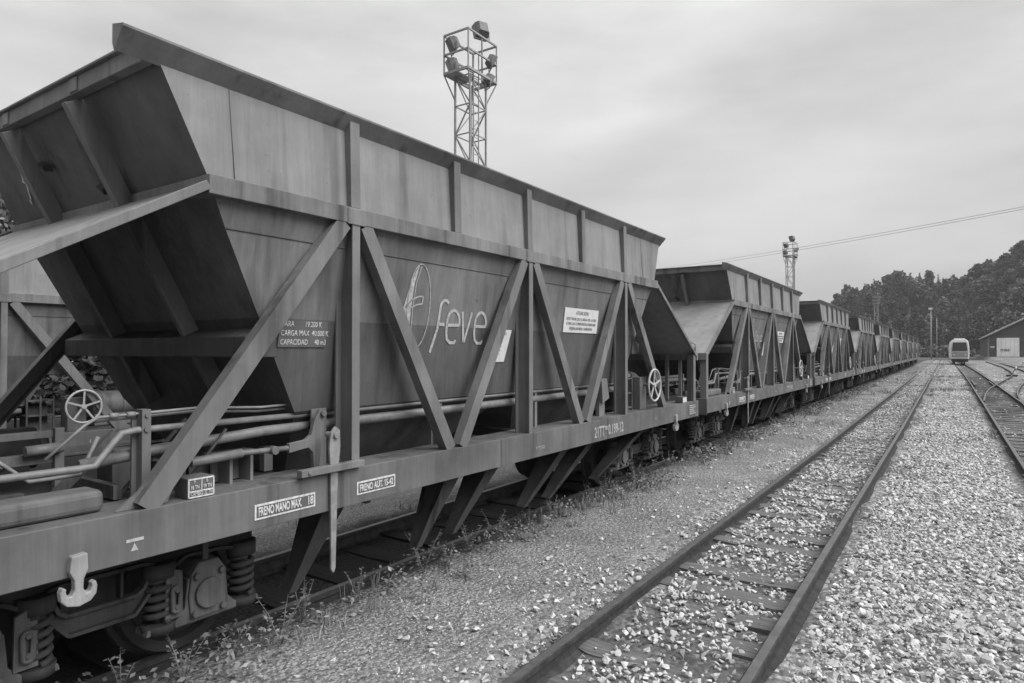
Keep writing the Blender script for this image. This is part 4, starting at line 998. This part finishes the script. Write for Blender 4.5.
edge_fn = lambda x, y: np.clip(.22 + .5 * pnoise(x, y, 1.1, 14) + .25 * ((y > 6) & (y < 13)), .03, 1) * np.clip((-3.05 - x) / .5, .05, 1)
x1, y1 = clump(34, -3.84, -2.9, 1.4, 16, edge_fn, 14, .035)
x2, y2 = clump(9, -3.84, -2.7, 16, 70, edge_fn, 9, .06)
x3, y3 = clump(7, -.8, .9, 7, 60, lambda x, y: np.clip(pnoise(x, y, .9, 41) * .8 - .1 + (y - 8) / 130, 0, 1), 16, .06)
x4, y4 = clump(3, -6.5, -5.2, 0, 20, lambda x, y: .6 + 0 * x, 9, .07)
x5, y5 = clump(4, -2.9, -2.1, 6, 70, lambda x, y: np.clip(pnoise(x, y, .8, 51) * .7 + (y - 8) / 90, 0, 1), 12, .06)
gx = np.concatenate([x1, x2, x3, x4, x5]); gy = np.concatenate([y1, y2, y3, y4, y5]); n = len(gx); hh = rng.uniform(.03, .15, n) * np.where(gy > 18, 1.25, 1)
gobj = blades('grass', gx, gy, hh, rng.uniform(.002, .006, n) * np.where(gy > 16, 2.2, 1), rng.uniform(.12, .32, n)); tag(gobj, 'thin dry grass growing along the rails and in the gravel', 'grass', kind='stuff')
# low leafy ground weeds along the near rail
cx, cy = scatter(-3.83, -3.15, 1.3, 40, 46, lambda x, y: np.clip(.35 + .5 * pnoise(x, y, 1.4, 71) + .3 * ((y > 6) & (y < 12)) + .15 * (y < 5), .04, 1) * np.clip((-3.0 - x) / .5, 0, 1))
per = 22; lx_ = np.repeat(cx, per) + rng.normal(0, .045, len(cx) * per); ly_ = np.repeat(cy, per) + rng.normal(0, .045, len(cx) * per); nl = len(lx_)
lz = gz(lx_, ly_) + rng.uniform(.005, .15, nl) ** 1.0
q = np.array([(-1, 0, 0), (0, -.55, .1), (1, 0, .05), (0, .55, .1)]); s = rng.uniform(.009, .026, nl) * np.where(ly_ > 10, 1.5, 1)
V = (np.einsum('nij,kj->nki', rot_mats(nl, .6), q) * s[:, None, None] + np.stack([lx_, ly_, lz], 1)[:, None, :]).reshape(-1, 3)
F = np.arange(nl * 4).reshape(-1, 4)
o = raw_mesh('weed_cover', V, F, np.repeat(rng.uniform(.10, .30, nl) * np.where(rng.uniform(0, 1, nl) < .02, 1.8, 1), 4), M['weed']); tag(o, 'low leafy weeds creeping along the foot of the train', 'weeds', kind='stuff')
def weed_plant(k):
    r = random.Random(k); e = empty('weed_plant'); mb = MB(); Vs = []; 
    lv = MB()
    for i in range(4 + k % 3):
        a = r.uniform(0, 6.28); h = r.uniform(.12, .3); tip = Vector((math.cos(a) * h * .45, math.sin(a) * h * .45, h)); mb.tube([(0, 0, 0), tip * .5 + Vector((0, 0, h * .12)), tip], [.003, .0025, .0015], 5)
        for j in range(8):
            t = .25 + .1 * j; p = tip * t + Vector((0, 0, h * .2 * t * (1 - t) * 2)); b = r.uniform(0, 6.28); L = r.uniform(.02, .04); d = Vector((math.cos(b), math.sin(b), r.uniform(-.1, .5))) * L; s_ = Vector((-math.sin(b), math.cos(b), 0)) * L * .35
            lv.quad(p, p + d * .5 + s_, p + d, p + d * .5 - s_)
    l = lv.build('foliage', M['weedflat'], e); mb.build('stem', M['weedflat'], e); return e
M['weedflat'] = flat('weed_green', .2, .8, .4, 25)
WP = [weed_plant(k) for k in range(3)]; wu = set()
for i, (x, y) in enumerate(((-3.72, 1.75), (-3.5, 2.6), (-3.68, 2.9), (-3.7, 4.8), (-3.62, 5.7), (-3.55, 2.0), (-3.6, 2.35), (-3.62, 3.35), (-3.65, 4.1), (-3.58, 4.35), (-3.7, 5.2), (-3.6, 6.1), (-3.55, 6.9), (-3.68, 7.6), (-3.5, 8.2), (-3.6, 8.8), (-3.55, 9.5), (-3.45, 10.3), (-3.6, 11))):
    k = i % 3
    if k in wu: o = copy_tree(WP[k])
    else: o = WP[k]; wu.add(k)
    s = random.uniform(.75, 1.3); o.location = (x, y, float(gz(np.array(x), np.array(y)))); o.scale = (s, s, s); o.rotation_euler.z = i * 1.3
    tag(o, 'small leafy weed growing at the foot of the rail beside the train', 'weed', 'weeds along the train')

# hedge of bushes behind the back siding
V, F, T = leafy('bush', [(0, 0, 1.0, 2.0, 1.3), (1.4, .4, .8, 1.5, 1.0), (-1.3, -.3, .9, 1.6, 1.1)], 14000, .05, (.02, .05), M['leaf']); hb = raw_mesh('bush', V, F, T, M['leaf'])
for i, y in enumerate((-1, 2.5, 6, 9, 13, 17)):
    o = hb
    if i: o = hb.copy(); COL.objects.link(o)
    s = 1.35 + .25 * math.sin(i * 2.3); o.location = (-19 - (i % 3), y, -.5); o.scale = (s, s, s * .95); o.rotation_euler.z = i * 1.9
    tag(o, 'dark bush in the hedge behind the back siding at left', 'bush', 'hedge behind the back siding')
# valley air
m = bpy.data.materials.new('valley_air'); m.use_nodes = True; nt = m.node_tree; nt.nodes.clear()
out = nt.nodes.new('ShaderNodeOutputMaterial'); pv = nt.nodes.new('ShaderNodeVolumePrincipled'); pv.inputs['Color'].default_value = (.95, .95, .95, 1); pv.inputs['Density'].default_value = .00028
nt.links.new(pv.outputs[0], out.inputs['Volume'])
hz = MB().box(-520, 620, -120, 620, -2, 140).build('haze', m); tag(hz, kind='stuff')
